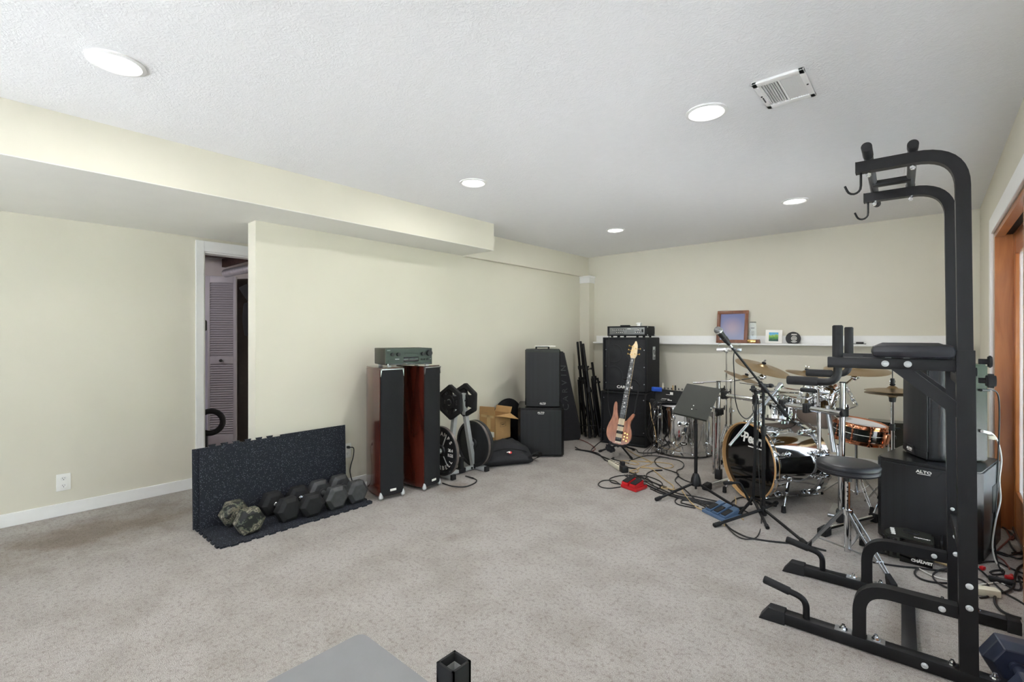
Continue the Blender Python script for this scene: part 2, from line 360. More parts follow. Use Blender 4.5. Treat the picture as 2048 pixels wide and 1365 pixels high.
# speckled rubber floor tile
c = M_['tile'] = mat('speckled rubber tile', rgb(22, 26, 36), .8, noise=.15, nscale=30, bump=.2, bscale=200); N, L, b = nodes(c)
tc = N.new('ShaderNodeTexCoord'); vo = N.new('ShaderNodeTexVoronoi'); vo.inputs['Scale'].default_value = 180; L.new(tc.outputs['Object'], vo.inputs['Vector'])
cr = N.new('ShaderNodeMath'); cr.operation = 'LESS_THAN'; cr.inputs[1].default_value = .22; L.new(vo.outputs['Distance'], cr.inputs[0])
sp = N.new('ShaderNodeSeparateColor'); L.new(vo.outputs['Color'], sp.inputs[0])
gt = N.new('ShaderNodeMath'); gt.operation = 'GREATER_THAN'; gt.inputs[1].default_value = .6; L.new(sp.outputs[0], gt.inputs[0])
mu = N.new('ShaderNodeMath'); mu.operation = 'MULTIPLY'; L.new(cr.outputs[0], mu.inputs[0]); L.new(gt.outputs[0], mu.inputs[1])
mm = N.new('ShaderNodeMix'); mm.data_type = 'RGBA'; L.new(mu.outputs[0], mm.inputs[0]); L.new(b.inputs['Base Color'].links[0].from_socket, mm.inputs[6]); mm.inputs[7].default_value = rgb(150, 160, 176); L.new(mm.outputs[2], b.inputs['Base Color'])
# chipped camouflage paint
c = M_['camo'] = mat('chipped camouflage enamel', rgb(48, 50, 42), .6, noise=.1, bump=.2, bscale=60); N, L, b = nodes(c)
tc = N.new('ShaderNodeTexCoord'); nn = N.new('ShaderNodeTexNoise'); nn.inputs['Scale'].default_value = 16; nn.inputs['Detail'].default_value = 6; nn.inputs['Roughness'].default_value = .6; L.new(tc.outputs['Object'], nn.inputs['Vector'])
rr = N.new('ShaderNodeValToRGB'); rr.color_ramp.interpolation = 'CONSTANT'; E = rr.color_ramp.elements; E[0].position = 0; E[0].color = rgb(24, 25, 24); E[1].position = .46; E[1].color = rgb(74, 80, 66)
for p, q in ((.5, rgb(118, 112, 96)), (.55, rgb(60, 60, 52)), (.60, rgb(140, 134, 118))): k = E.new(p); k.color = q
L.new(nn.outputs[0], rr.inputs[0]); L.new(rr.outputs[0], b.inputs['Base Color'])
# perforated steel speaker grille
c = M_['perf'] = mat('perforated black grille', rgb(30, 31, 35), .55, noise=.05); N, L, b = nodes(c)
tc = N.new('ShaderNodeTexCoord'); vo = N.new('ShaderNodeTexVoronoi'); vo.inputs['Scale'].default_value = 160; vo.inputs['Randomness'].default_value = 0; L.new(tc.outputs['Object'], vo.inputs['Vector'])
mr = N.new('ShaderNodeMapRange'); mr.inputs[1].default_value = .25; mr.inputs[2].default_value = .4; L.new(vo.outputs['Distance'], mr.inputs[0])
mm = N.new('ShaderNodeMix'); mm.data_type = 'RGBA'; L.new(mr.outputs[0], mm.inputs[0]); mm.inputs[6].default_value = rgb(12, 12, 14); mm.inputs[7].default_value = rgb(28, 29, 32); L.new(mm.outputs[2], b.inputs['Base Color'])
# ================================================================== ROOM SHELL
WX, AXW, RX, BY, FY, CH, SZ = -3.71, -4.72, 0.33, 5.82, -2.7, 2.41, 2.145
m = MB(); m.boxz(-7.4, .5, FY-.1, BY+.1, -.08, 0); struct('floor', m, M_['carpet'], 'beige cut pile carpet over the whole room')
m = MB(); m.boxz(-4.9, .5, FY-.1, BY+.1, CH, CH+.08); struct('ceiling', m, M_['ceil'], 'white stomp textured ceiling')
m = MB(); m.boxz(-3.9, .55, BY, BY+.1, 0, CH); struct('wall_back', m, M_['wall'], 'cream back wall')
m = MB(); m.boxz(WX-.14, WX, 1.39, BY, 0, CH); struct('wall_left', m, M_['wall'], 'cream partition wall behind the speakers')
m = MB(); m.boxz(WX, -3.65, 3.44, BY, 2.132, CH); struct('trim_1', m, M_['wall'], 'shallow cream ledge at the top of the left wall')
# alcove wall with a doorway
DY0, DY1, DZ = 1.346, 2.10, 2.03
m = MB(); m.boxz(AXW-.12, AXW, FY, DY0, 0, SZ+.1); m.boxz(AXW-.12, AXW, DY1, 2.5, 0, SZ+.1); m.boxz(AXW-.12, AXW, DY0, DY1, DZ, SZ+.1)
struct('wall_alcove', m, M_['wall'], 'cream wall of the recess at the left')
m = MB(); m.boxz(AXW, WX-.14, 2.4, 2.5, 0, SZ+.1); struct('wall_hall', m, M_['wall'], 'end wall of the passage')
m = MB(); m.boxz(AXW, -3.25, FY, 3.44, SZ+.004, CH); m.mi = 1; m.boxz(AXW, -3.2505, FY, 3.4395, SZ, SZ+.004)
struct('soffit', m, [M_['wall'], M_['sofw']], 'boxed cream soffit along the left')
# front wall with an opening for the added fill window
m = MB(); m.boxz(-4.9, -4.3, FY-.1, FY, 0, CH); m.boxz(-.1, .5, FY-.1, FY, 0, CH); m.boxz(-4.3, -.1, FY-.1, FY, 0, .45); m.boxz(-4.3, -.1, FY-.1, FY, 2.12, CH)
struct('wall_front', m, M_['wall'], 'cream wall behind the camera')
# right wall with the sliding door opening
OY0, OY1, OZ = 0.95, 4.63, 2.0
m = MB(); m.boxz(RX, RX+.14, OY1, BY, 0, CH); m.boxz(RX, RX+.14, OY0, OY1, OZ, CH); m.boxz(RX, RX+.14, FY, OY0, 0, CH)
struct('wall_right', m, M_['wall'], 'cream wall around the sliding door')
m = MB(); m.boxz(RX-.016, RX, OY1, OY1+.1, 0, OZ+.11, .003); m.boxz(RX-.016, RX, OY0-.1, OY1, OZ, OZ+.11, .003)
struct('trim_2', m, M_['white'], 'white casing around the sliding door')
# baseboards, casing, corner box, ledge
m = MB(); m.boxz(AXW, AXW+.014, FY, DY0-.062, 0, .09, .003); struct('baseboard_alcove', m, M_['white'], 'white baseboard of the recess')
m = MB(); m.boxz(WX, WX+.014, 1.39, BY-.12, 0, .09, .003); struct('baseboard_left', m, M_['white'], 'white baseboard behind the speakers')
m = MB(); m.boxz(-3.55, RX, BY-.014, BY, 0, .09, .003); struct('baseboard_back', m, M_['white'], 'white baseboard of the back wall')
m = MB(); m.boxz(AXW, AXW+.018, DY0-.062, DY0, 0, SZ-.025, .003); m.boxz(AXW, AXW+.018, DY1, DY1+.062, 0, SZ-.025, .003); m.boxz(AXW, AXW+.018, DY0, DY1, DZ, SZ-.025, .003)
m.boxz(AXW-.12, AXW, DY0-.002, DY0+.012, 0, DZ); m.boxz(AXW-.12, AXW, DY0, DY1, DZ-.012, DZ+.002)
struct('trim_3', m, M_['white'], 'white casing of the storeroom doorway')
m = MB(); m.boxz(WX, -3.555, 5.69, BY, 0, 2.04); m.mi = 1; m.boxz(WX, -3.545, 5.68, BY, 2.035, 2.115, .004); m.boxz(WX, -3.535, 5.67, BY, 2.112, 2.135, .004)
struct('trim_4', m, [M_['wall'], M_['white']], 'boxed corner post with a white cap')
m = MB(); m.boxz(-3.51, .27, BY-.02, BY, 1.215, 1.30, .003); m.boxz(-3.51, .27, BY-.11, BY, 1.196, 1.216, .004)
tl = solo('wall_shelf', 'long narrow white ledge shelf running along the back wall', 'shelf', m, M_['white'])
# ------------------------------------------------------------------ sliding glass door (wood)
d = thing('door_1', 'orange varnished wood sliding glass door in the right wall', None, (RX, OY1, 0)); d['kind'] = 'structure'
m = MB(); m.boxz(RX+.004, RX+.14, OY1-.03, OY1, 0, OZ); m.boxz(RX+.004, RX+.14, OY0, OY0+.03, 0, OZ); part('door_frame', m, M_['fir'], d, world=True)
m = MB(); m.boxz(RX+.004, RX+.05, OY0+.03, OY1-.03, OZ-.03, OZ); m.boxz(RX+.09, RX+.14, OY0+.03, OY1-.03, OZ-.03, OZ); part('head_rail', m, M_['firx'], d, world=True)
m = MB(); m.boxz(RX+.05, RX+.09, OY0+.03, OY1-.03, OZ-.02, OZ-.004); part('head_track', m, M_['dark'], d, world=True)
m = MB(); m.boxz(RX+.086, RX+.14, OY0+.03, OY1-.03, 0, .025); part('sill', m, M_['steel'], d, world=True)
def panel(x0, x1, y0, y1, nm):
    g = MB(); sw = .085; z0, z1 = .028, OZ-.032
    g.boxz(x0, x1, y0, y0+sw, z0, z1, .004); g.boxz(x0, x1, y1-sw, y1, z0, z1, .004)
    p = part('sliding_panel', g, M_['fir'], d, world=True)
    g = MB(); g.boxz(x0+.001, x1-.001, y0+sw, y1-sw, z0, .28, .004); g.boxz(x0+.001, x1-.001, y0+sw, y1-sw, z1-.13, z1, .004); part('rail', g, M_['firx'], p, world=True)
    g = MB(); g.boxz((x0+x1)/2-.003, (x0+x1)/2+.003, y0+sw, y1-sw, .28, z1-.13); part('glass_pane', g, M_['glass'], p, world=True)
    return p
panel(RX+.092, RX+.134, 3.25, OY1-.032, 'a'); pb = panel(RX+.006, RX+.048, 2.10, 3.325, 'b'); panel(RX+.092, RX+.134, OY0+.03, 2.25, 'c')
# unseen window added behind the camera to let in fill daylight
d2 = thing('fill_window', 'unseen window added behind the camera for fill daylight', None, (-1.65, FY, .75)); d2['kind'] = 'structure'
m = MB(); m.boxz(-4.3, -.1, FY-.08, FY, .45, .5); m.boxz(-4.3, -.1, FY-.08, FY, 2.07, 2.12)
for x in (-4.3, -2.91, -1.52, -.15): m.boxz(x, x+.05, FY-.08, FY, .5, 2.07)
part('window_frame', m, M_['white'], d2, world=True)
m = MB(); m.boxz(-4.25, -.15, FY-.05, FY-.045, .5, 2.07); part('glass_pane', m, M_['glass'], d2, world=True)
# outside
m = MB(); m.boxz(.5, 6.0, FY-.15, 14, -.2, -.12); m.mi = 2; m.boxz(6.0, 14, FY-.15, 14, -.2, -.12); m.mi = 1; m.boxz(-14, 14, -14, FY-.15, -.2, -.12); struct('ground', m, [M_['dim_patio'], M_['patio'], M_['lawn']], 'unseen ground outside, its tones set for the daylight bounced indoors')
# ------------------------------------------------------------------ storeroom behind the doorway
m = MB(); m.boxz(-7.4, -7.3, .3, 4.2, 0, 2.35); m.boxz(-7.3, AXW-.12, .2, .3, 0, 2.35); m.boxz(-7.3, AXW-.12, 4.1, 4.2, 0, 2.35)
struct('wall_storeroom', m, M_['roomw'], 'pale storeroom walls seen through the doorway')
m = MB(); m.boxz(-7.4, AXW-.12, .2, 4.2, 2.36, 2.44)
for k in range(8): m.boxz(-7.3, AXW-.12, .5+k*.45, .54+k*.45, 2.24, 2.36)
struct('ceiling_storeroom', m, M_['joist'], 'dark timber storeroom ceiling')
# louvered bifold leaf
A, B = V((-6.35, 1.845, 0)), V((-6.16, 2.10, 0)); dv = (B-A); W = dv.length; rz = math.atan2(dv.y, dv.x)
d3 = thing('door_2', 'grey white louvered closet door leaf seen through the doorway', None, A, rz); d3['kind'] = 'structure'
m = MB(); m.boxz(0, .035, -.015, .015, .01, 2.0, .003); m.boxz(W-.035, W, -.015, .015, .01, 2.0, .003)
for z0, z1 in ((.01, .13), (.97, 1.05), (1.92, 2.0)): m.boxz(.035, W-.035, -.015, .015, z0, z1, .002)
part('door_frame', m, M_['louvre'], d3)
m = MB()
for z0, z1 in ((.13, .97), (1.05, 1.92)):
    n = int((z1-z0)/.027)
    for k in range(n): m.box((0, 0, 0), (W-.07, .036, .005), Matrix.Translation((W/2, 0, z0+(k+.5)*(z1-z0)/n)) @ Matrix.Rotation(math.radians(48), 4, 'X'))
part('louver_slats', m, M_['louvre'], d3)
m = MB(); m.cyl((W*.5, -.015, 1.01), (W*.5, -.03, 1.01), .008); m.sphere((W*.5, -.04, 1.01), .018); part('knob', m, M_['plk'], d3)
# second leaf edge, folded behind
m = MB(); m.boxz(0, .03, .0, .3, .01, 2.0, .002); g = part('folded_leaf', m, M_['louvre'], d3); g.location = (-.03, .02, 0)
# dark closet door with knob
A = V((-6.42, 2.18, 0)); B = V((-5.85, 2.50, 0)); dv = B-A; rz = math.atan2(dv.y, dv.x)
d4 = thing('door_3', 'dark brown closet door with round knob beside the louvered leaf', None, A, rz); d4['kind'] = 'structure'
m = MB(); m.boxz(0, dv.length, 0, .035, 0, 2.0, .003); part('door_slab', m, M_['dkdoor'], d4)
pk = T(489, 745, 5.6); W4 = (Matrix.Translation(A) @ Rz(rz)).inverted() @ pk
m = MB(); m.cyl((W4.x, 0, W4.z), (W4.x, -.03, W4.z), .012); m.sphere((W4.x, -.045, W4.z), .028); part('knob', m, M_['steel'], d4)
m = MB(); q = [T(x, y, 5.45) for x, y in ((487, 608), (500, 604), (510, 640), (508, 672), (489, 672), (484, 640))]
c0 = sum(q, V())/6; m.hull([p+V((.0, 0, 0)) for p in q]+[p-ray(490, 640)*.03 for p in q], .006)
solo('hanging_jacket', 'dark sleeve of a garment hung beside the dark closet door', 'clothing', m, M_['fabk'])
m = MB(); q = [T(x, y, 5.35) for x, y in ((477, 576), (496, 567), (505, 590), (498, 606), (486, 590))]
m.hull(q+[p-ray(490, 580)*.03 for p in q], .006); solo('hanging_coat', 'dark garment shoulder hung high beside the dark closet door', 'clothing', m, M_['rubk'])
m = MB(); P = [T(452, 547, 5.3), T(470, 543, 5.15), T(520, 533, 4.9)]; m.tube(P, .045, 14, 5)
solo('foil_duct', 'silver foil duct crossing above the louvered leaf', 'duct', m, M_['foil'])
# ironing board on edge and the black loop handle
it = thing('ironing_board', 'lavender grey ironing board standing just inside the doorway', 'ironing board', G(405, 930, 0)*1.0)
p0 = T(404, 660, 4.75); m = MB(); m.box((p0.x-.02, p0.y-.03, .72), (.04, .17, 1.3), bev=.018); part('cover', m, M_['lav'], it, world=True)
m = MB(); m.box((p0.x-.02, p0.y-.02, 1.40), (.05, .14, .12), bev=.02); part('nose_cap', m, M_['plk'], it, world=True, label='black nose cap')
for dy in (-.08, .02): m = MB(); m.cyl((p0.x-.02, p0.y+dy, 0), (p0.x-.02, p0.y+dy, .12), .012); part('foot', m, M_['plk'], it, world=True)
c0 = T(420, 845, 4.55); vc = thing('vacuum_cleaner', 'black upright floor sweeper with a thick loop handle in the doorway', 'vacuum cleaner', (c0.x, c0.y, 0))
m = MB(); n = (V((0, 0, CAMH))-c0); n.z = 0; m.torus(c0, n, .105, .026, 36, 10); part('loop_handle', m, M_['rubk'], vc, world=True)
e = c0+V((0, -.02, -.12)); e = T(411, 872, 4.55); m = MB(); m.tube([e+V((0, 0, .02)), (e.x, e.y, .12)], .022, 10); part('tube', m, M_['plk'], vc, world=True)
m = MB(); m.box((e.x, e.y, .06), (.26, .22, .12), bev=.03); part('head', m, M_['plk'], vc, world=True)
bl = bpy.data.lights.new('storeroom_fill', 'POINT'); bl.energy = 18; bl.shadow_soft_size = .06; bl.color = (.97, .95, 1)  # unseen point light added to brighten the storeroom
bo = bpy.data.objects.new('storeroom_fill', bl); COL.objects.link(bo); bo.location = (-5.7, .75, 2.05)
m = MB()
random.seed(3)
for k in range(26):
    y = -2+k*.62; r_ = random.uniform(.7, 1.1); m.sphere((9.5+random.uniform(-.4, .4), y, .5), r_, (1, 1, 1.5), 12)
hd = solo('hedge', 'green hedge beyond the sliding door', 'hedge', m, M_['hedge'], kind='stuff')
# ------------------------------------------------------------------ ceiling fixtures
def downlight(x, y, label, first=[None]):
    if first[0] is None:
        t = thing('recessed_downlight', label, 'ceiling light', (x, y, CH), group='recessed downlights in the ceiling')
        g = MB(); g.lathe([(.098, 0), (.098, -.006), (.084, -.010), (.074, -.004), (.074, 0)], n=40); part('trim_ring', g, M_['white'], t)
        g = MB(); g.lathe([(0, -.004), (.074, -.004)], n=40); part('lens', g, M_['lens'], t, label='lit white lens'); first[0] = t
    else: t = dup(first[0], (x, y, CH), label=label)
    li = bpy.data.lights.new('downlight', 'AREA'); li.shape = 'DISK'; li.size = .14; li.energy = DL; li.color = (1, .985, .96)
    lo = bpy.data.objects.new('downlight_lamp', li); COL.objects.link(lo); lo.location = (x, y, CH-.012)
DL = 9.0
downlight(-2.485, .40, 'lit downlight over the recess side, largest in view, left of the others')
downlight(-.832, 2.413, 'lit downlight beside the ceiling air vent')
downlight(-2.485, 2.413, 'lit downlight in the middle of the ceiling, in line with the soffit end')
downlight(-.834, 4.48, 'lit downlight above the drum kit, nearest the pull-up bars')
downlight(-2.48, 4.48, 'smallest lit downlight, nearest the back left corner post')
downlight(-.832, .40, 'lit downlight above the camera'); downlight(-2.485, -1.6, 'lit downlight at the rear left behind the camera'); downlight(-.832, -1.6, 'lit downlight at the rear right behind the camera')
vt = thing('ceiling_vent', 'white louvered air register set in the ceiling', 'air vent', (-.490, 2.414, CH))
m = MB(); hx, hy = .100, .148
m.boxz(-hx, hx, hy-.038, hy, -.012, 0, .003); m.boxz(-hx, hx, -hy, -hy+.038, -.012, 0, .003); m.boxz(-hx, -hx+.022, -hy, hy, -.012, 0, .003); m.boxz(hx-.022, hx, -hy, hy, -.012, 0, .003); m.boxz(-.004, .004, -hy+.03, hy-.03, -.011, -.003)
part('frame', m, M_['white'], vt)
m = MB(); m.boxz(-hx+.01, hx-.01, -hy+.02, hy-.02, -.003, -.001); part('duct_opening', m, M_['iron'], vt)
m = MB()
for k in range(16):
    x = -.074+k*.0099; sg = 1 if k < 8 else -1
    m.box((0, 0, 0), (.011, hy*2-.07, .0012), Matrix.Translation((x, 0, -.007)) @ Matrix.Rotation(sg*math.radians(28), 4, 'Y'))
part('slats', m, M_['white'], vt)
m = MB(); m.box((-.088, .03, -.013), (.004, .05, .006)); m.cyl((-.09, -.01, -.011), (-.09, -.01, -.015), .004); m.cyl((.09, .0, -.011), (.09, .0, -.0145), .004); part('damper_lever', m, M_['iron'], vt)
# ------------------------------------------------------------------ wall outlets
def outlet(label, loc, rz):
    t = thing('wall_outlet', label, 'electrical outlet', loc, rz, 'wall outlets')
    g = MB(); g.box((0, -.003, 0), (.078, .006, .122), bev=.002); part('cover_plate', g, M_['gwhite'], t)
    for z in (-.026, .026):
        g = MB(); g.prism([(.0175*math.cos(a)*1.0, max(-.0145, min(.0145, .0175*math.sin(a)))) for a in [2*PI*k/24 for k in range(24)]], 0, .002, frame((0, -.006, z), (0, -1, 0), (1, 0, 0)))
        r = part('receptacle', g, M_['white'], t)
        g = MB(); g.box((-.006, -.0082, z+.004), (.0022, .0012, .008)); g.box((.006, -.0082, z+.004), (.0022, .0012, .007)); g.cyl((0, -.0078, z-.007), (0, -.0088, z-.007), .0026); part('slots', g, M_['dark'], r)
    return t
outlet('white duplex wall outlet low in the left recess, nothing plugged in', (AXW, .46, .24), PI/2)
o2 = outlet('white duplex wall outlet beside the wood tower speakers with a plug in it', (WX, 2.115, .328), PI/2)
m = MB(); m.box((WX+.025, 2.117, .36), (.032, .022, .02), bev=.006)
m.tube([(WX+.04, 2.117, .362), (WX+.05, 2.15, .35), (WX+.045, 2.15, .28), (WX+.03, 2.135, .2), (WX+.03, 2.13, .14), (WX+.05, 2.15, .05), (WX+.07, 2.2, .012), (-3.64, 2.26, .006)], .0045, 8, 5)
solo('power_cable', 'black power cable plugged into the outlet by the tower speakers', 'cable', m, M_['cablek'])
# ================================================================== RUBBER TILES
def tile_poly(w, h, tabs, tl=.014, pitch=.075):
    """rectangle 0..w, 0..h; tabs: set of edges (b r t l) that carry interlocking teeth"""
    cor = [V((0, 0)), V((w, 0)), V((w, h)), V((0, h))]; nrm = [V((0, -1)), V((1, 0)), V((0, 1)), V((-1, 0))]; out = []
    for k, e in enumerate('brtl'):
        a, b = cor[k], cor[(k+1) % 4]; d = b-a; L = d.length; d = d/L
        out.append(a)
        if e in tabs:
            n = int(L/pitch); off = (L-n*pitch)/2
            for i in range(n):
                s = off+i*pitch+pitch*.2
                for q, o in ((.006, 0), (0, tl), (pitch*.6, tl), (pitch*.6-.006, 0)): out.append(a+d*(s+q)+nrm[k]*o)
    return [(p.x, p.y) for p in out]
def tile_thing(label, poly, M, group='speckled rubber floor tiles', th=.012):
    t = thing('rubber_floor_tile', label, 'floor tile', group=group, M=M)
    g = MB(); g.prism(poly, 0, th); part('tile', g, M_['tile'], t, ang=20); return t
ty0, tw = 1.015, .525
tile_thing('speckled rubber tile flat on the carpet under the camouflage dumbbell', tile_poly(.46, tw, 'rb'), Matrix.Translation((-3.705, ty0, 0)))
tile_thing('speckled rubber tile flat on the carpet under the three dumbbells nearest the tower speakers', tile_poly(.46, tw, 'rt'), Matrix.Translation((-3.705, ty0+tw, 0)))
# leaning tiles: local x along room y, local y up the wall, z toward the room
def lean(y, x, a): return Matrix.Translation((x, y, .0125)) @ Matrix((( 0, 0, 1, 0), (1, 0, 0, 0), (0, 1, 0, 0), (0, 0, 0, 1))) @ Matrix.Rotation(math.radians(-a), 4, 'X')
tile_thing('upright speckled rubber tile with toothed top edge leaning on the wall end', tile_poly(tw, .535, 't'), lean(ty0+.005, -3.655, 1.6))
tile_thing('upright speckled rubber tile with smooth top edge leaning on the wall by the outlet', tile_poly(tw, .545, ''), lean(ty0+tw+.007, -3.655, 1.6))
tile_thing('rubber tile leaning behind the other upright tiles, only its black edge showing', tile_poly(tw, .530, ''), lean(ty0-.030, -3.680, 1.6), th=.016)
# ================================================================== DUMBBELLS
def hexhead(g, c, ax, R, th, ch=.022, M=None):
    """bevelled hex prism, flat side down, axis ax"""
    fr = frame(c, ax)
    def ring(r, z): return [fr @ V((r*math.cos(PI/6*0+k*PI/3), r*math.sin(k*PI/3), z)) for k in range(6)]
    t = bmesh.new(); rs = []
    for r, z in ((R*.70, -th/2), (R, -th/2+ch), (R, th/2-ch), (R*.70, th/2)): rs.append([t.verts.new(p) for p in ring(r, z)])
    t.faces.new(rs[0][::-1]); t.faces.new(rs[-1])
    for A, B in zip(rs[:-1], rs[1:]):
        for k in range(6): t.faces.new((A[k], A[(k+1) % 6], B[(k+1) % 6], B[k]))
    bmesh.ops.recalc_face_normals(t, faces=t.faces)
    bmesh.ops.bevel(t, geom=list(t.edges), offset=.0028, segments=1, affect='EDGES')
    g._merge(t)
def dumbbell(label, pf, pb, R, mh, mhan, zb=.012, th=.095, knurl=True, group='dumbbells on the rubber tiles', num=None):
    h = R*math.sin(PI/3)+zb; a, b = V((*pf, h)), V((*pb, h)); c = (a+b)/2; ax = (a-b).normalized()
    t = thing('hex_dumbbell', label, 'dumbbell', (c.x, c.y, zb), group=group)
    for p in (a, b):
        g = MB(); hexhead(g, p, ax, R, th); hd = part('hex_head', g, mh, t, world=True, ang=12)
        if num and p is a:
            g = MB(); top = p+V((0, 0, R*math.sin(PI/3)+.0005)); g.text(num, .036, frame(top, (0, 0, 1), (-ax.y, ax.x, 0)), .0012, bold=.001); part('raised_number', g, M_['iron'], hd, world=True)
    g = MB(); L = (a-b).length-th
    g.lathe([(.014, -L/2-.01), (.0175, -L*.3), (.0185, 0), (.0175, L*.3), (.014, L/2+.01)], frame(c, ax), 18)
    g.cyl(c-ax*(L/2+.002), c-ax*(L/2-.016), .024); g.cyl(c+ax*(L/2+.002), c+ax*(L/2-.016), .024)
    part('handle', g, mhan, t, world=True)
    return t
dumbbell('hex dumbbell in chipped camouflage paint, apart from the other four', (-3.345, 1.215), (-3.57, 1.20), .092, M_['camo'], M_['camo'], th=.105)
dumbbell('smooth black hex dumbbell with chrome handle, the one next to the camouflage dumbbell', (-3.37, 1.475), (-3.57, 1.45), .092, M_['rubk'], M_['chrome'])
dumbbell('smooth black hex dumbbell with chrome handle, between black and grey neighbours', (-3.33, 1.625), (-3.57, 1.637), .09, M_['rubk'], M_['chrome'])
dumbbell('worn grey iron hex dumbbell, second from the wood tower speakers', (-3.335, 1.81), (-3.575, 1.80), .095, M_['iron'], M_['iron'], num='70')
dumbbell('worn grey iron hex dumbbell touching the near wood tower speaker', (-3.345, 1.985), (-3.585, 1.975), .095, M_['iron'], M_['iron'], num='75')
# ================================================================== TOWER SPEAKERS
def tower(label, loc, rz):
    W, D, Hh = .205, .36, 1.045
    t = thing('tower_speaker', label, 'speaker', loc, rz, 'cherry tower speakers')
    pl = [(-W/2, 0), (W/2, 0), (W/2+.006, D*.3), (W/2-.004, D*.7), (W/2-.035, D), (-W/2+.035, D), (-W/2+.004, D*.7), (-W/2-.006, D*.3)]
    g = MB(); g.prism(pl, .025, Hh-.012, bev=.004); part('cabinet', g, M_['cherry'], t, label='cherry veneer cabinet')
    g = MB(); g.prism([(x*.99, y*.99+.001) for x, y in pl], Hh-.012, Hh, bev=.003); part('top_panel', g, M_['cherry'], t)
    g = MB(); a = W/2-.004; q = [(-a, 0), (a, 0)]+[(a*math.cos(k*PI/8), -.006-.018*math.sin(k*PI/8)) for k in range(9)]
    g.prism([(-a, .0), (-a, -.006), (-a*.7, -.017), (-a*.3, -.022), (a*.3, -.022), (a*.7, -.017), (a, -.006), (a, .0)], .035, Hh-.02, bev=.003); part('grille', g, M_['cloth'], t, label='charcoal cloth grille')
    g = MB()
    for s in (-1, 1): g.prism([(s*a, Hh-.008), (s*(a-.012), Hh-.012), (s*a, Hh-.07)], -.004, .010, Matrix(((1, 0, 0, 0), (0, 0, 1, -.008), (0, 1, 0, 0), (0, 0, 0, 1))))
    g.box((0, -.01, Hh-.013), (W-.012, .022, .012), bev=.003); part('corner_trim', g, M_['steel'], t)
    g = MB(); g.box((0, -.024, .075), (.052, .004, .018), bev=.0018); bd = part('badge', g, M_['label'], t)
    for x, y in ((-.09, .02), (.09, .02), (-.075, .32), (.075, .32)):
        g = MB(); g.lathe([(.0, 0), (.006, .004), (.018, .018), (.017, .032), (.008, .06), (0, .07)], Matrix.Translation((x*1.03, y-.02 if y < .1 else y+.02, 0)), 14); part('spike_foot', g, M_['silver'], t)
    return t
t1 = tower('cherry tower speaker with black grille, right beside the dumbbells', (-3.235, 2.238, 0), math.radians(80))
t2 = tower('cherry tower speaker with black grille, nearer the weight plate rack', (-3.195, 2.612, 0), math.radians(99))
# receiver across both towers
r = thing('stereo_receiver', 'dark green grey stereo receiver resting across the two tower speakers', 'receiver', (-3.20, 2.385, 1.047), math.radians(73))
W, D, z0, Hh = .40, .31, .016, .134
g = MB(); g.boxz(-W/2, W/2, .012, D, z0, z0+Hh, .004)
for k in range(14): g.boxz(-W*.35+k*.02, -W*.35+k*.02+.008, .08, D-.05, z0+Hh, z0+Hh+.001)
part('casing', g, M_['recv'], r)
g = MB(); g.prism([(-W/2, .0), (W/2-.02, .0), (W/2-.006, .004), (W/2, .014), (W/2, .02), (-W/2, .02)], z0+.012, z0+Hh, bev=.002); fp = part('front_panel', g, M_['recf'], r)
g = MB(); g.boxz(-W/2+.002, W/2-.006, -.001, .02, z0, z0+.0135, .002); part('lower_lip', g, M_['gloss'], r)
for x, z, rr in ((-.145, .098, .0155), (-.097, .098, .0155), (.112, .10, .0155), (.168, .105, .025)):
    g = MB(); g.cyl((x, .002, z0+z-.012), (x, -.022, z0+z-.012), rr, rr*.92, 24, .002); g.box((x+rr*.5, -.0225, z0+z-.012), (rr*.5, .001, .002)); part('knob', g, M_['plk'], r)
g = MB(); g.boxz(-.052, .075, -.0025, .001, z0+.026, z0+.062, .001); part('display', g, M_['scr'], r, label='dark display window')
g = MB()
for k in range(7): g.box((-.04+k*.018, -.001, z0+.094), (.005, .003, .003)); g.box((-.04+k*.018, -.001, z0+.089), (.007, .002, .0014))
for k in range(3): g.cyl((.105+k*.026, .0, z0+.042), (.105+k*.026, -.008, z0+.042), .0075, n=14)
g.box((-.182, -.001, z0+.1), (.018, .004, .008)); g.box((-.187, -.001, z0+.068), (.006, .004, .004)); g.box((-.175, -.001, z0+.068), (.005, .004, .004))
for k in range(8): g.box((-.155+k*.011, -.001, z0+.036), (.008, .003, .003))
g.box((-.15, -.001, z0+.048), (.028, .002, .003)); g.cyl((-.178, 0, z0+.036), (-.178, -.003, z0+.036), .004)
part('buttons', g, M_['plk'], r)
g = MB(); g.box((-.175, -.001, z0+.119), (.026, .0015, .003)); g.box((-.105, -.001, z0+.048), (.034, .0015, .004)); g.box((.18, -.001, z0+.045), (.012, .0015, .002)); g.cyl((-.18, 0, z0+.006), (-.18, -.004, z0+.006), .006); part('markings', g, M_['silver'], r)
for x, y in ((-.16, .03), (.16, .03), (-.16, .27), (.16, .27)):
    g = MB(); g.cyl((x, y, 0), (x, y, z0), .02, .016, 18, .003); part('foot', g, M_['silver'], r)
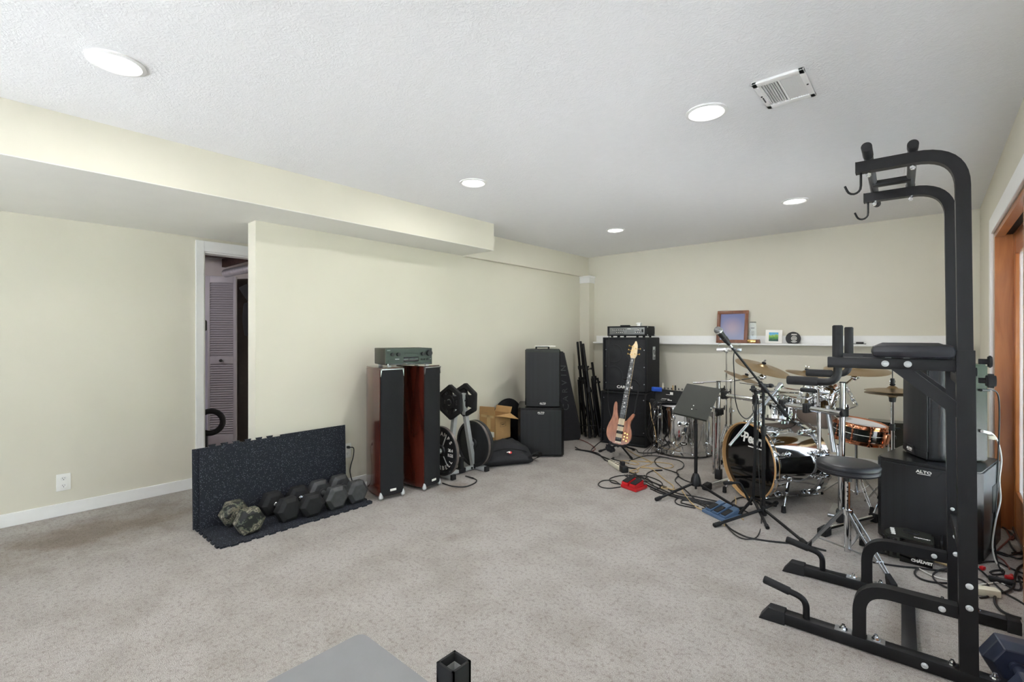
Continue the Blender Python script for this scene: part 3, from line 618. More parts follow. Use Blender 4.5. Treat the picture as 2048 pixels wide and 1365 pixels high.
# ================================================================== WEIGHT PLATE TREE
t = thing('plate_rack', 'grey steel A-frame weight plate rack against the left wall', 'weight rack', (-3.35, 3.08, 0))
YA, YB, XC = 2.885, 3.275, -3.335
S = M_['silver']
for y, x0, x1 in ((YA, -3.53, -3.215), (YB, -3.52, -3.175)):
    g = MB(); g.boxz(x0, x1-.02, y-.022, y+.022, .003, .045, .002); fb = part('foot_bar', g, S, t, world=True)
    g = MB(); g.boxz(x1-.028, x1, y-.0235, y+.0235, .001, .047, .003); part('end_cap', g, M_['rubk'], fb, world=True)
    g = MB(); g.boxz(x0, x0+.028, y-.0235, y+.0235, .001, .047, .003); part('end_cap', g, M_['rubk'], fb, world=True)
g = MB(); g.boxz(XC-.018, XC+.018, YA+.022, YB-.022, .012, .042, .002); part('base_bar', g, S, t, world=True)
apex = V((XC-.02, 3.06, .735))
for y, s in ((YA, -1), (YB, 1)):
    g = MB(); g.rect([(XC, y-s*.035, .04), (XC, apex.y+s*.035, apex.z)], .04, .04, up=(1, 0, 0)); part('upright', g, S, t, world=True)
g = MB(); g.boxz(XC-.022, XC+.022, 3.0, 3.15, apex.z-.03, apex.z+.02, .003); part('top_bracket', g, S, t, world=True)
g = MB(); g.boxz(XC-.028, XC+.028, 3.035, 3.115, .008, .05, .003); part('bar_socket', g, M_['rubk'], t, world=True)
g = MB(); g.cyl((XC, 3.075, .03), (XC, 3.075, .15), .028, .028, 20, .003); part('storage_post', g, M_['rubk'], t, world=True)
for s, z, L in ((-1, .685, .10), (1, .685, .10), (-1, .255, .15), (1, .255, .16)):
    yb = apex.y+s*(.035+(.735-z)/.69*.13); g = MB(); g.cyl((XC, yb, z), (XC, yb+s*L, z), .022, n=18); part('plate_peg', g, M_['rubk'] if z > .5 else S, t, world=True)
for y in (YA+.04, YB-.04, YB-.075):
    g = MB(); g.cyl((XC+.017, y, .027), (XC+.026, y, .027), .011, n=6); part('bolt', g, M_['rubk'], t, world=True)
def hexplate(label, c, s, rot=0.0):
    t = thing('hex_weight_plate', label, 'weight plate', c, group='rubber hex grip plates')
    R, th = .165, .042; fr = frame(c, (0, s, 0), (1, 0, 0))
    P = [V((R*math.cos(rot+k*PI/3), R*math.sin(rot+k*PI/3))) for k in range(6)]
    g = MB()
    def ringpoly(ro, ri, z0, z1):
        tb = bmesh.new(); n = 6; A = []
        for r_, z in ((ro, z0), (ro, z1), (ri, z1), (ri, z0)): A.append([tb.verts.new((r_*math.cos(rot+k*PI/3), r_*math.sin(rot+k*PI/3), z)) for k in range(n)])
        for i in range(4):
            for k in range(n): tb.faces.new((A[i][k], A[i][(k+1) % n], A[(i+1) % 4][(k+1) % n], A[(i+1) % 4][k]))
        bmesh.ops.recalc_face_normals(tb, faces=tb.faces); bmesh.ops.bevel(tb, geom=list(tb.edges), offset=.006, segments=2, affect='EDGES'); g._merge(tb, fr)
    ringpoly(R, R-.046, -th/2, th/2)
    for k in range(3):                      # three solid spokes leave three grip holes
        a = rot+PI/2+k*2*PI/3
        ca, sa = math.cos(a), math.sin(a); u, w = V((ca, sa)), V((-sa, ca))
        q = [u*.02-w*.050, u*.118-w*.066, u*.118+w*.066, u*.02+w*.050]
        g.prism([(p.x, p.y) for p in q], -th*.32, th*.32, fr, .004)
    g.lathe([(.026, -th/2), (.06, -th/2), (.064, -th*.3), (.064, th*.3), (.06, th/2), (.026, th/2), (.026, -th/2)], fr, 28)
    b = part('plate_body', g, M_['rubk'], t, world=True, ang=30)
    for k, tx in enumerate(('LB', '10', 'KG')):
        g = MB(); a = rot+PI/2+k*2*PI/3; o = fr @ V((.095*math.cos(a), .095*math.sin(a), th*.32+.0006)); g.text(tx, .034, frame(o, (0, s, 0), fr.to_3x3() @ V((-math.sin(a), math.cos(a), 0))), .0008, bold=.0008); part('raised_lettering', g, M_['iron'], t, world=True)
    g = MB(); g.torus(fr @ V((0, 0, th/2)), (0, s, 0), .027, .004, 24, 6); part('hub_ring', g, M_['steel'], t, world=True)
hexplate('black hexagonal grip plate on the top peg, facing the tower speakers', V((XC, 2.95, .685)), -1, .56)
hexplate('black hexagonal grip plate on the top peg, on the cardboard box side', V((XC, 3.135, .685)), 1, .56)
def roundplate(label, c, s, rimm, letters=False):
    t = thing('round_weight_plate', label, 'weight plate', c, group='round iron plates'); fr = frame(c, (0, s, 0), (1, 0, 0))
    R, th = .222, .036; g = MB()
    g.lathe([(.026, -th/2), (.05, -th/2), (.055, -.006), (R-.03, -.006), (R-.026, -th/2), (R-.004, -th/2), (R, -th/2+.004), (R, th/2-.004), (R-.004, th/2), (R-.026, th/2), (R-.03, .006), (.055, .006), (.05, th/2), (.026, th/2), (.026, -th/2)], fr, 56); part('plate_body', g, M_['platek'], t, world=True, ang=30)
    g = MB(); g.lathe([(R-.002, -th/2+.003), (R+.0015, -th/2+.006), (R+.0015, th/2-.006), (R-.002, th/2-.003)], fr, 56); part('worn_rim', g, rimm, t, world=True)
    if letters:
        g = MB()
        def arc(txt, rad, a0, da, sz, flip=False):
            for i, ch in enumerate(txt):
                a = a0+i*da; o = fr @ V((rad*math.cos(a), rad*math.sin(a), .0065)); up = V((math.cos(a), math.sin(a), 0))*(-1 if flip else 1)
                y = fr.to_3x3() @ up; x = y.cross(fr.to_3x3() @ V((0, 0, 1))); g.text(ch, sz, frame(o, (0, s, 0), x), .001, bold=.0008)
        arc('CHAMPS', .155, math.radians(120), -math.radians(17), .05); arc('BARBELL', .155, math.radians(-128), math.radians(16), .05, True)
        for i, tx in enumerate(('20.4', 'KGS')):
            g.text(tx, .038, frame(fr @ V((.125, .02-i*.045, .0065)), (0, s, 0), fr.to_3x3() @ V((1, 0, 0))), .001, bold=.0008)
            g.text(('45', 'LBS')[i], .038, frame(fr @ V((-.125, .02-i*.045, .0065)), (0, s, 0), fr.to_3x3() @ V((1, 0, 0))), .001, bold=.0008)
        part('raised_lettering', g, M_['label'], t, world=True, label='white raised lettering')
        g = MB()
        for k in range(3):
            a = math.radians(-55+k*120); g.box((0, 0, 0), (.1, .012, .008), fr @ Rz(a) @ Matrix.Translation((.105, 0, .006)), .003)
        part('raised_spoke', g, M_['silver'], t, world=True)
roundplate('big round black plate with white lettering, half hidden by the tower speaker', V((XC, 2.84, .255)), -1, M_['rim'], True)
roundplate('plain round black plate on the low peg, touching the rack upright', V((XC, 3.240, .253)), 1, M_['rim'])
roundplate('plain round black plate on the low peg, outermost on the cardboard box side', V((XC, 3.279, .253)), 1, M_['platek'])
m = MB(); m.tube([G(885, 967, .006), G(905, 973, .006), G(930, 974, .006), G(949, 967, .006), G(953, 961, .006), G(946, 957, .006)], .005, 8, 6); m.cyl(G(946, 957, .008), G(931, 952.5, .008), .007, .004)
solo('audio_cable', 'short black cable with silver plug on the carpet by the plate rack', 'cable', m, M_['cablek'])
# ================================================================== BAG, BOX, CASES
t = thing('duffel_bag', 'black soft bag with a small red and white logo lying by the speaker stack', 'bag', (-3.265, 3.60, 0), math.radians(60))
g = MB(); tb = bmesh.new(); bmesh.ops.create_cube(tb, size=1.0); bmesh.ops.subdivide_edges(tb, edges=list(tb.edges), cuts=7, use_grid_fill=True)
for v in tb.verts:
    p = v.co; x, y, z = p.x*2, p.y*2, p.z*2                # -1..1
    k = 1-.10*abs(x)**3; hz = .118*(1-.35*abs(x)**2.5)*(1-.45*max(0, -y)**2)
    ang = abs(y)**4*.35
    p.x = x*.27*(1-.12*abs(z)**3); p.y = y*.15*k*(1-.25*abs(z)**2)+.0; p.z = max(.004, hz*(1+z*(1-ang*.6))+.008*math.sin(9*x+4*y)*(z > 0))
    if z > .5: p.z += .012*math.sin(5*x+2)*math.cos(4*y)
g._merge(tb); part('bag_body', g, M_['fabk'], t, ang=180)
g = MB(); g.tube([(-.26, -.05, .10), (-.05, -.10, .17), (.15, -.11, .15), (.27, -.04, .09)], .004, 8, 8); part('zip', g, M_['rubk'], t)
g = MB(); g.rect(catmull([(.20, -.12, .06), (.31, -.13, .12), (.37, -.09, .09), (.36, -.02, .03), (.30, .02, .012), (.26, .05, .05)], 6), .035, .004); part('carry_strap', g, M_['rubk'], t)
g = MB(); nrm = V((0, -.75, .66)); o = V((.02, -.143, .14)); fr = frame(o, nrm, (1, 0, 0)); g.prism([(.016*math.cos(k*PI/8)*1.25, .014*math.sin(k*PI/8)) for k in range(16)], 0, .004, fr); lg = part('logo_patch', g, M_['redp'], t)
g = MB(); g.prism([(.010*math.cos(k*PI/8)-.006, .009*math.sin(k*PI/8)+.003) for k in range(16)], .004, .006, fr); g.prism([(-.035, .006), (-.012, .012), (-.012, .004), (-.03, .0)], .0, .005, fr); part('logo_white', g, M_['label'], t)
# cardboard box, open, standing on the bag's far end
bx = thing('cardboard_box', 'open brown cardboard box with torn flaps between plate rack and speaker stack', 'box', (-3.548, 3.775, .196), math.radians(1.5))
w, d_, h, th = .225, .25, .26, .005
g = MB(); g.boxz(-w/2, w/2, -d_/2, d_/2, 0, th)
g.boxz(-w/2, w/2, -d_/2, -d_/2+th, 0, h); g.boxz(-w/2, w/2, d_/2-th, d_/2, 0, h); g.boxz(-w/2, -w/2+th, -d_/2, d_/2, 0, h); g.boxz(w/2-th, w/2, -d_/2, d_/2, 0, h)
part('box_body', g, M_['card'], bx)
def flap(pts, nm='flap'):
    q = [V(p) for p in pts]; n = (q[1]-q[0]).cross(q[3]-q[0]).normalized()*.004; g = MB(); g.hull(q+[p+n for p in q]); return part(nm, g, M_['card'], bx)
flap([(w/2, -d_/2, h), (w/2, d_/2, h), (w/2+.10, d_/2+.02, h-.055), (w/2+.10, -d_/2+.05, h-.005)])      # toward the room, drooping
flap([(-w/2, -d_/2, h), (w/2, -d_/2, h), (w/2-.004, -d_/2-.006, h+.095), (-w/2+.01, -d_/2-.006, h+.085)])     # rack side flap upright
flap([(-w/2, d_/2, h), (w/2, d_/2, h), (w/2, d_/2+.03, h+.065), (-w/2, d_/2+.03, h+.065)])              # far flap upright
g = MB(); g.box((.02, -d_/2-.001, h-.06), (.05, .002, .17)); g.box((.0, -d_/2-.001, h-.012), (.18, .002, .03)); part('packing_tape', g, M_['tape'], bx)
g = MB(); g.box((.07, -d_/2-.001, .06), (.055, .002, .055)); part('paper_label', g, M_['label'], bx)
g = MB(); e = w/2+.0006
for y0, z0_, sy_, sz_ in ((0, .155, .05, .007), (0, .168, .07, .002), (0, .132, .09, .0015), (0, .178, .09, .0015)): g.box((e, y0, z0_), (.001, sy_, sz_))
for y0 in (-.045, .045): g.box((e, y0, .155), (.001, .0015, .046))
for x0 in (-.03, -.015, .0): g.box((x0, -d_/2-.0052, h+.05), (.006, .001, .06))
part('printed_mark', g, M_['ink'], bx)
# round black case on edge against the wall
m = MB(); fr = frame((-3.677, 4.13, .288), (1, 0, .04)); m.lathe([(0, -.020), (.26, -.020), (.275, -.012), (.28, 0), (.275, .012), (.26, .020), (.08, .024), (0, .024)], fr, 48)
rc = thing('round_cymbal_case', 'round black cymbal case standing on edge behind the cardboard box', 'case', (-3.677, 4.13, 0)); part('case_body', m, M_['fabk'], rc, world=True)
m = MB(); m.torus(fr @ V((0, 0, .0)), fr.to_3x3() @ V((0, 0, 1)), .281, .004, 48, 6); part('edge_piping', m, M_['rubk'], rc, world=True)
m = MB(); m.boxz(-3.65, -3.44, 3.64, 3.92, 0, .195, .02); solo('drum_bag', 'low black case on the floor under the cardboard box', 'case', m, M_['fabk'])
# ================================================================== PA SPEAKERS
def alto(g, o, n, size, x=None): g.text('ALTO', size, frame(o, n, x), .0015, bold=size*.03, sp=1.05, sx=1.25)
def pa_sub(label, loc, rz):
    W, D, Hh = .495, .54, .525; t = thing('subwoofer', label, 'speaker', loc, rz, 'black subwoofers with top speakers')
    c = .035; pl = [(-W/2, c), (-W/2+c, 0), (W/2-c, 0), (W/2, c), (W/2, D), (-W/2, D)]
    g = MB(); g.prism(pl, .012, Hh, bev=.008); part('cabinet', g, M_['pak'], t)
    a = W/2-.028; g = MB(); q = [(-a, .004)]+[(-a+2*a*k/8, -.002-.022*math.sin(PI*k/8)) for k in range(9)]+[(a, .004)]
    g.prism(q, .03, Hh-.022, bev=.003); gr = part('grille', g, M_['perf'], t)
    g = MB(); fr = frame((0, -.024, Hh-.045), (0, -1, 0), (1, 0, 0)); g.prism([(-.085, .022), (.085, .022), (.055, -.026), (-.055, -.026)], -.004, .004, fr, .003); lp = part('logo_plate', g, M_['plk'], gr)
    g = MB(); alto(g, (0, -.0285, Hh-.044), (0, -1, 0), .022, (1, 0, 0)); g.box((.0, -.0285, Hh-.0575), (.062, .0015, .003)); part('logo', g, M_['label'], gr, label='white logo lettering')
    for s in (-1, 1):
        g = MB(); g.boxz(s*W/2-.001*s, s*W/2+.002*s, D*.52, D*.75, .24, .40, .001); hd = part('side_handle', g, M_['dark'], t)
    for x in (-.19, .19):
        for y in (.08, .46):
            g = MB(); g.cyl((x, y, 0), (x, y, .014), .02); part('foot', g, M_['rubk'], t)
    return t
def pa_top(label, loc, rz, W=.39, D=.33, Hh=.635, group='black powered top speakers'):
    t = thing('powered_speaker', label, 'speaker', loc, rz, group)
    pl = [(-W/2, .05), (-W/2+.02, .015), (W/2-.02, .015), (W/2, .05), (W/2, .12), (W/2-.075, D), (-W/2+.075, D), (-W/2, .12)]
    g = MB(); g.prism(pl, .006, Hh, bev=.010); part('cabinet', g, M_['pak'], t)
    a = W/2-.012; g = MB(); q = [(-a, .02)]+[(-a+2*a*k/8, .012-.020*math.sin(PI*k/8)) for k in range(9)]+[(a, .02)]
    g.prism(q, .05, Hh-.035, bev=.003); gr = part('grille', g, M_['perf'], t)
    g = MB(); g.prism([(x, y-.002) for x, y in q], .008, .05, bev=.003); part('lower_bezel', g, M_['plk'], t)
    g = MB(); g.prism([(x, y-.002) for x, y in q], Hh-.035, Hh-.004, bev=.003); part('upper_bezel', g, M_['recv'], t)
    fr = frame((0, -.011, .048), (0, -1, 0), (1, 0, 0)); g = MB(); g.prism([(-.065, -.034), (.065, -.034), (.045, .020), (-.045, .020)], -.006, .004, fr, .003); part('logo_plate', g, M_['plk'], gr)
    g = MB(); alto(g, (0, -.0155, .044), (0, -1, 0), .020, (1, 0, 0)); g.box((0, -.0155, .0315), (.056, .0015, .0025)); part('logo', g, M_['label'], gr, label='white logo lettering')
    g = MB(); g.tube(fillet([(-.07, .2, Hh-.002), (-.07, .2, Hh+.022), (.07, .2, Hh+.022), (.07, .2, Hh-.002)], .012), .010, 8); part('top_handle', g, M_['plk'], t)
    for s in (-1, 1):
        g = MB(); pth = [(s*(W/2-.028), .19, .30), (s*(W/2-.012), .19, .30)]; g.box((s*(W/2-.030), .21, .31), (.03, .11, .16), rz=s*.35, bev=.008); part('side_handle', g, M_['dark'], t)
    return t
aL = math.atan2(.62, .78)
pa_sub('black subwoofer at the bottom of the speaker stack beside the cardboard box', (-3.13, 4.045, 0), aL)
pa_top('black powered speaker standing on the subwoofer beside the cardboard box', (-3.155, 4.11, .525), aL, .385, .36, .63)
m = MB(); fr = Matrix.Translation((-3.24, 4.26, 1.182)) @ Rz(aL+.15); m.box((0, 0, 0), (.21, .15, .003), fr); m.box((.01, .01, .003), (.20, .14, .003), fr @ Rz(.1))
solo('paper_sheets', 'white paper sheets lying on top of the powered speaker stack by the wall', 'paper', m, M_['label'])
aR = -math.radians(12.4)
pa_sub('black subwoofer beside the sliding door, behind the power tower', (-.02, 3.805, 0), aR)
pa_top('black powered speaker on the subwoofer beside the sliding door', (-.085, 4.045, .525), math.atan2(-.9, .4), .325, .35, .60)
# ------------------------------------------------------------------ instrument case (wedge)
t = thing('guitar_case', 'tall black wedge shaped guitar case leaning behind the speaker stack', 'case', (-3.50, 4.72, 0))
p = [T(1162, 868, 5.95), T(1160, 880, 5.95), T(1100, 893, 5.85), T(1098, 700, 5.95), T(1127, 705, 6.02)]
bk = V((-.10, .16, 0)); g = MB(); g.hull(p+[q+bk for q in p], .012); part('case_body', g, M_['fabk'], t, world=True)
g = MB(); n = (p[1]-p[2]).cross(p[3]-p[2]).normalized()
if n.dot(V((0, 0, CAMH))-p[0]) < 0: n = -n
up = (p[3]-p[2]).normalized()
for ch, (x, y) in zip('CARVIN', ((1132, 815), (1131, 798), (1130, 782), (1129, 766), (1128, 751), (1127, 737))):
    o = T(x, y, 5.8); k = (p[0]-o).dot(n)/n.dot(ray(x, y)); o = o+ray(x, y)*k+n*.002; g.text(ch, .12 if ch == 'C' else .10, frame(o, n, up), .0008)
part('logo_lettering', g, M_['iron'], t, world=True, label='grey outlined lettering')
# ------------------------------------------------------------------ folded speaker stands leaning in the corner
def stand(label, pb, pt, tw, hub=.62):
    """folded tripod leaned on the wall: central tube, collar, three folded legs"""
    pb, pt = V(pb), V(pt); d = (pt-pb); L = d.length; d.normalize(); fr = frame(pb, d)
    t = thing('speaker_stand', label, 'speaker stand', pb, group='folded speaker stands in the corner')
    g = MB(); g.cyl(fr @ V((0, 0, .1)), fr @ V((0, 0, L*.72)), .019, n=16); part('lower_pole', g, M_['metalk'], t, world=True)
    g = MB(); g.cyl(fr @ V((0, 0, L*.6)), pt, .0165, n=16, bev=.002); part('upper_pole', g, M_['metalk'], t, world=True)
    g = MB(); g.cyl(fr @ V((0, 0, L*hub-.03)), fr @ V((0, 0, L*hub+.03)), .034, n=14, bev=.004); g.cyl(fr @ V((0, 0, L*.72-.02)), fr @ V((0, 0, L*.72+.03)), .026, n=14, bev=.003)
    cb = part('collar', g, M_['plk'], t, world=True)
    g = MB(); q = fr @ V((.03, 0, L*.72)); g.cyl(q, q+fr.to_3x3() @ V((.03, .01, 0)), .006); g.sphere(q+fr.to_3x3() @ V((.036, .012, 0)), .014, n=10); part('knob', g, M_['plk'], cb, world=True)
    for k in range(3):
        a = tw+k*2*PI/3; u = V((math.cos(a), math.sin(a), 0)); A = fr @ (u*.046+V((0, 0, L*hub))); B = fr @ (u*.075+V((0, 0, .02)))
        g = MB(); g.cyl(A, B, .013, n=12); lg = part('leg', g, M_['metalk'], t, world=True)
        g = MB(); g.cyl(fr @ (u*.075+V((0, 0, .0))), fr @ (u*.074+V((0, 0, .05))), .015, n=12, bev=.003); part('rubber_foot', g, M_['rubk'], lg, world=True)
        g = MB(); g.cyl(fr @ (u*.02+V((0, 0, L*.18))), fr @ (u*.055+V((0, 0, L*.42))), .006, n=8); part('strut', g, M_['metalk'], t, world=True)
stand('folded black speaker stand standing closest to the wedge guitar case', T(1172, 873, 6.35), T(1155, 684, 6.42), .3, .60)
stand('folded black speaker stand, tallest of the four, second from the guitar case', T(1182, 874, 6.10), T(1161, 683, 6.30), 1.1, .57)
stand('folded black speaker stand, third from the guitar case', T(1190, 876, 5.98), T(1166, 688, 6.20), .0, .50)
stand('shorter folded black stand leaning closest to the bass cabinets', T(1203, 872, 6.20), T(1184, 725, 6.30), .7, .78)
m = MB(); fr = frame(T(1183, 852, 6.1), (-.1, .1, 1)); m.torus(T(1183, 851, 6.1), (-.1, .1, 1), .13, .004, 36, 6); solo('velcro_tie', 'thin black strap tied low around the folded stands', 'strap', m, M_['cablek'])
# ================================================================== BASS RIG
rb = math.radians(6.5)
def cabw(name, label, loc, W, D, Hh, kind):
    t = thing(name, label, 'bass cabinet', loc, rb, 'stacked bass cabinets')
    g = MB(); b = .022
    g.boxz(-W/2, W/2, .03, D, .008, Hh, .012); g.boxz(-W/2, -W/2+b, 0, .04, .008, Hh, .006); g.boxz(W/2-b, W/2, 0, .04, .008, Hh, .006); g.boxz(-W/2+b, W/2-b, 0, .04, Hh-b, Hh, .006); g.boxz(-W/2+b, W/2-b, 0, .04, .008, .008+b, .006)
    part('cabinet', g, M_['cabk'], t)
    z0 = .03 if kind == 410 else .13
    g = MB(); g.boxz(-W/2+b, W/2-b, .018, .030, z0, Hh-b); part('grille', g, M_['perf'] if kind == 410 else M_['cabk'], t)
    if kind == 410:
        for sx in (-1, 1):
            for z in (.19, .455):
                g = MB(); g.lathe([(.118, 0), (.112, .0025), (.104, .0015), (.09, .001), (.05, .004), (.045, .005), (0, .006)], frame((sx*.135, .019, z), (0, -1, 0)), 36); part('speaker_cone', g, M_['perf'], t)
        g = MB(); g.text('CARVIN', .045, frame((.0, .016, .055), (0, -1, 0), (1, 0, 0)), .0015, bold=.001, sx=1.2); part('logo', g, M_['label'], t, label='white logo lettering')
        g = MB(); fr = frame((W/2+.001, .26, .46), (1, 0, 0), (0, 1, 0)); g.box((0, 0, 0), (.088, .155, .006), fr, .004); hd = part('side_handle', g, M_['silver'], t, label='grey recessed side handle')
        g = MB(); g.box((0, .01, .003), (.06, .06, .004), fr); g.text('XXX', .035, fr @ Matrix.Translation((0, -.058, .0035)), .0005, bold=.001); part('handle_recess', g, M_['dark'], hd)
        g = MB(); g.box((-.01, .0, .006), (.014, .11, .008), fr @ Rz(-.5), .003); part('handle_bar', g, M_['steel'], hd)
    else:
        g = MB(); g.boxz(-W/2+b, W/2-b, .025, .3, .03, .12); part('port', g, M_['dark'], t)
    for sx in (-1, 1):
        for z in ((.1, .3, .5) if kind == 410 else (.17, .55)):
            g = MB(); g.cyl((sx*(W/2-.035), .019, z), (sx*(W/2-.035), .014, z), .006, n=10); part('screw', g, M_['steel'], t)
    return t
W, D, Hh = .555, .50, .635
cabw('bass_cabinet', 'lower black bass speaker cabinet, behind the bass guitar body', (-2.735, 5.115, 0), W+.01, D, .632, 115)
cabw('bass_cabinet', 'upper black bass cabinet with four faint round speakers', (-2.728, 5.135, .632), W-.01, D-.02, .648, 410)
t = thing('bass_amp_head', 'black bass amplifier head with grey faceplate on the stacked cabinets', 'amplifier', (-2.73, 5.20, 1.281), rb)
W, D, z0, Hh = .49, .30, .016, .118
g = MB(); g.boxz(-W/2, W/2, .012, D, z0, z0+Hh, .008); g.boxz(-W/2, W/2, 0, .02, z0+Hh-.014, z0+Hh, .003); g.boxz(-W/2, W/2, 0, .02, z0, z0+.014, .003); g.boxz(-W/2, -W/2+.022, 0, .02, z0, z0+Hh, .003); g.boxz(W/2-.022, W/2, 0, .02, z0, z0+Hh, .003); part('casing', g, M_['cabk'], t)
g = MB(); g.box((0, .008, z0+Hh/2), (W-.05, .01, Hh-.032), bev=.004); part('faceplate', g, M_['panelg'], t, label='grey faceplate')
for k in range(7):
    g = MB(); x = -.165+k*.0225; g.cyl((x, .006, z0+.076), (x, -.012, z0+.076), .0098, .009, 14, .001); kb = part('knob', g, M_['plk'], t); g = MB(); g.sphere((x, -.012, z0+.073), .006, n=8); part('knob_cap', g, M_['label'], kb)
for k in range(4):
    g = MB(); x = -.118+k*.0225; g.cyl((x, .006, z0+.046), (x, -.012, z0+.046), .0098, .009, 14, .001); kb = part('knob', g, M_['plk'], t); g = MB(); g.sphere((x, -.012, z0+.043), .006, n=8); part('knob_cap', g, M_['label'], kb)
for x, z in ((.116, .048), (.138, .048), (.160, .048), (.148, .080)):
    g = MB(); g.cyl((x, .006, z0+z), (x, -.012, z0+z), .0098, .009, 14, .001); kb = part('knob', g, M_['plk'], t); g = MB(); g.sphere((x, -.012, z0+z-.003), .006, n=8); part('knob_cap', g, M_['label'], kb)
g = MB()
for k in range(9): g.box((.01+k*.010, .002, z0+.058), (.0016, .002, .034))
g.box((.045, .002, z0+.036), (.09, .002, .002)); g.box((-.08, .002, z0+.026), (.2, .002, .0015)); g.box((.15, .002, z0+.026), (.1, .002, .0015)); part('equalizer', g, M_['iron'], t)
g = MB(); g.box((.03, .002, z0+.086), (.042, .002, .005)); part('markings', g, M_['label'], t)
g = MB(); g.box((.195, .0, z0+.062), (.02, .008, .036), bev=.002); part('power_switch', g, M_['dark'], t)
for s in (-1, 1):
    for zz in (z0+.012, z0+Hh-.012):
        g = MB(); g.sphere((s*(W/2-.004), .03, zz), .011, n=10); g.sphere((s*(W/2-.004), D-.012, zz), .013, n=10); part('corner_bracket', g, M_['steel'], t)
for x in (-.2, -.12, .12, .2):
    for y in (.04, D-.04): g = MB(); g.cyl((x, y, 0), (x, y, z0), .014); part('foot', g, M_['rubk'], t)
g = MB(); g.box((-.055, .10, z0+Hh+.008), (.12, .04, .014), bev=.006); part('strap_handle', g, M_['rubk'], t)
mt = Matrix.Translation((-2.73, 5.20, 1.281)) @ Rz(rb)
m = MB(); m.box((.115, .12, z0+Hh+.022), (.045, .06, .042), mt, .004); m.cyl(mt @ V((.085, .09, z0+Hh+.032)), mt @ V((.145, .09, z0+Hh+.032)), .006, n=10)
solo('clip_tuner', 'small white box with black jacks on top of the bass amplifier', 'tuner', m, M_['gwhite'])
# ------------------------------------------------------------------ bass guitar on stand
tail, head = T(1236, 889, 4.98), T(1272, 683, 5.16); axd = (head-tail); Lg = axd.length; axd.normalize()
tocam = V((0, 0, CAMH))-tail; nrm = (tocam-axd*tocam.dot(axd)).normalized(); nrm = (Matrix.Rotation(math.radians(-12), 3, axd) @ nrm)
xd = axd.cross(nrm); BM = Matrix((xd, axd, nrm)).transposed().to_4x4(); BM.translation = tail     # x across, y along the neck, z toward viewer
S_ = Lg/1.12
BM = BM @ Matrix.Scale(S_, 4)
bt = thing('bass_guitar', 'walnut bodied bass guitar standing in front of the bass cabinets', 'bass guitar', (tail.x, tail.y, 0))
o = [(.0, 0), (.06, .004), (.105, .035), (.125, .09), (.118, .15), (.096, .205), (.094, .25), (.112, .295), (.122, .33), (.116, .342), (.098, .338), (.074, .30), (.052, .265), (.036, .25),
     (-.030, .25), (-.044, .28), (-.062, .335), (-.072, .39), (-.080, .425), (-.092, .437), (-.105, .425), (-.110, .38), (-.104, .32), (-.108, .26), (-.128, .20), (-.140, .14), (-.132, .075), (-.10, .025), (-.055, .003)]
o = [(p.x, p.y) for p in catmull([V((x, y, 0)) for x, y in o], 3, True)]
g = MB(); g.prism(o, -.02, .02, BM, .008); part('body', g, M_['bassw'], bt, world=True, ang=40)
g = MB(); g.box((0, .14, .0205), (.062, .25, .002), BM); part('body_stripe', g, M_['maple'], bt, world=True, label='pale maple centre stripe')
g = MB(); g.prism([(-.031, .24), (.031, .24), (.021, .93), (-.021, .93)], -.002, .018, BM, .004); part('neck', g, M_['maple'], bt, world=True)
g = MB(); g.prism([(-.030, .27), (.030, .27), (.0205, .925), (-.0205, .925)], .018, .024, BM); fb = part('fretboard', g, M_['snarek'], bt, world=True)
g = MB()
sc_ = .86
for k in range(1, 22):
    y = .925-sc_*(1-2**(-k/12)); w = .0205+(.925-y)/.655*.0095
    g.box((0, y, .0245), (w*2, .0022, .0014), BM)
part('frets', g, M_['steel'], fb, world=True)
g = MB()
for k in (1, 3, 5, 7, 9, 12, 15, 17):
    y = .925-sc_*(1-2**(-(k-.5)/12)); g.box((0, y, .0243), (.016, .022 if k < 12 else .012, .001), BM)
part('inlays', g, M_['gwhite'], fb, world=True)
g = MB(); hp = [(-.021, .925), (.021, .925), (.038, .965), (.034, 1.02), (.028, 1.075), (.010, 1.118), (-.004, 1.118), (-.010, 1.09), (-.030, 1.055), (-.028, 1.03), (-.037, .965)]
g.prism(hp, .0, .016, BM, .003); part('headstock', g, M_['maple'], bt, world=True)
for s, ys in ((1, (.975, 1.035)), (-1, (.965, 1.01, 1.055))):
    for y in ys:
        g = MB(); g.cyl(BM @ V((s*.030, y, .006)), BM @ V((s*.058, y+.004, .006)), .004, n=8); g.sphere((s*.062, y+.005, .006), .012, (.5, 1, .7), 10, BM); g.cyl(BM @ V((s*.016, y, .014)), BM @ V((s*.016, y, .028)), .006, n=10); part('tuning_peg', g, M_['gold'], bt, world=True)
for y, h in ((.195, .016), (.125, .03)):
    g = MB(); g.box((0, y, .024), (.066, h, .010), BM, .003); part('pickup', g, M_['dark'], bt, world=True)
g = MB(); g.box((0, .05, .025), (.062, .04, .014), BM, .004); part('bridge', g, M_['plk'], bt, world=True)
g = MB()
for k in range(5): x = (k-2)*.0095; g.cyl(BM @ V((x, .05, .033)), BM @ V((x*.75, .93, .027)), .0011, n=6)
part('strings', g, M_['steel'], bt, world=True)
for x, y in ((.058, .125), (.085, .12), (.058, .09), (.088, .085), (.056, .06), (.084, .05)):
    g = MB(); g.cyl(BM @ V((x, y, .02)), BM @ V((x, y, .036)), .0105, .009, 14, .002); part('control_knob', g, M_['gold'], bt, world=True)
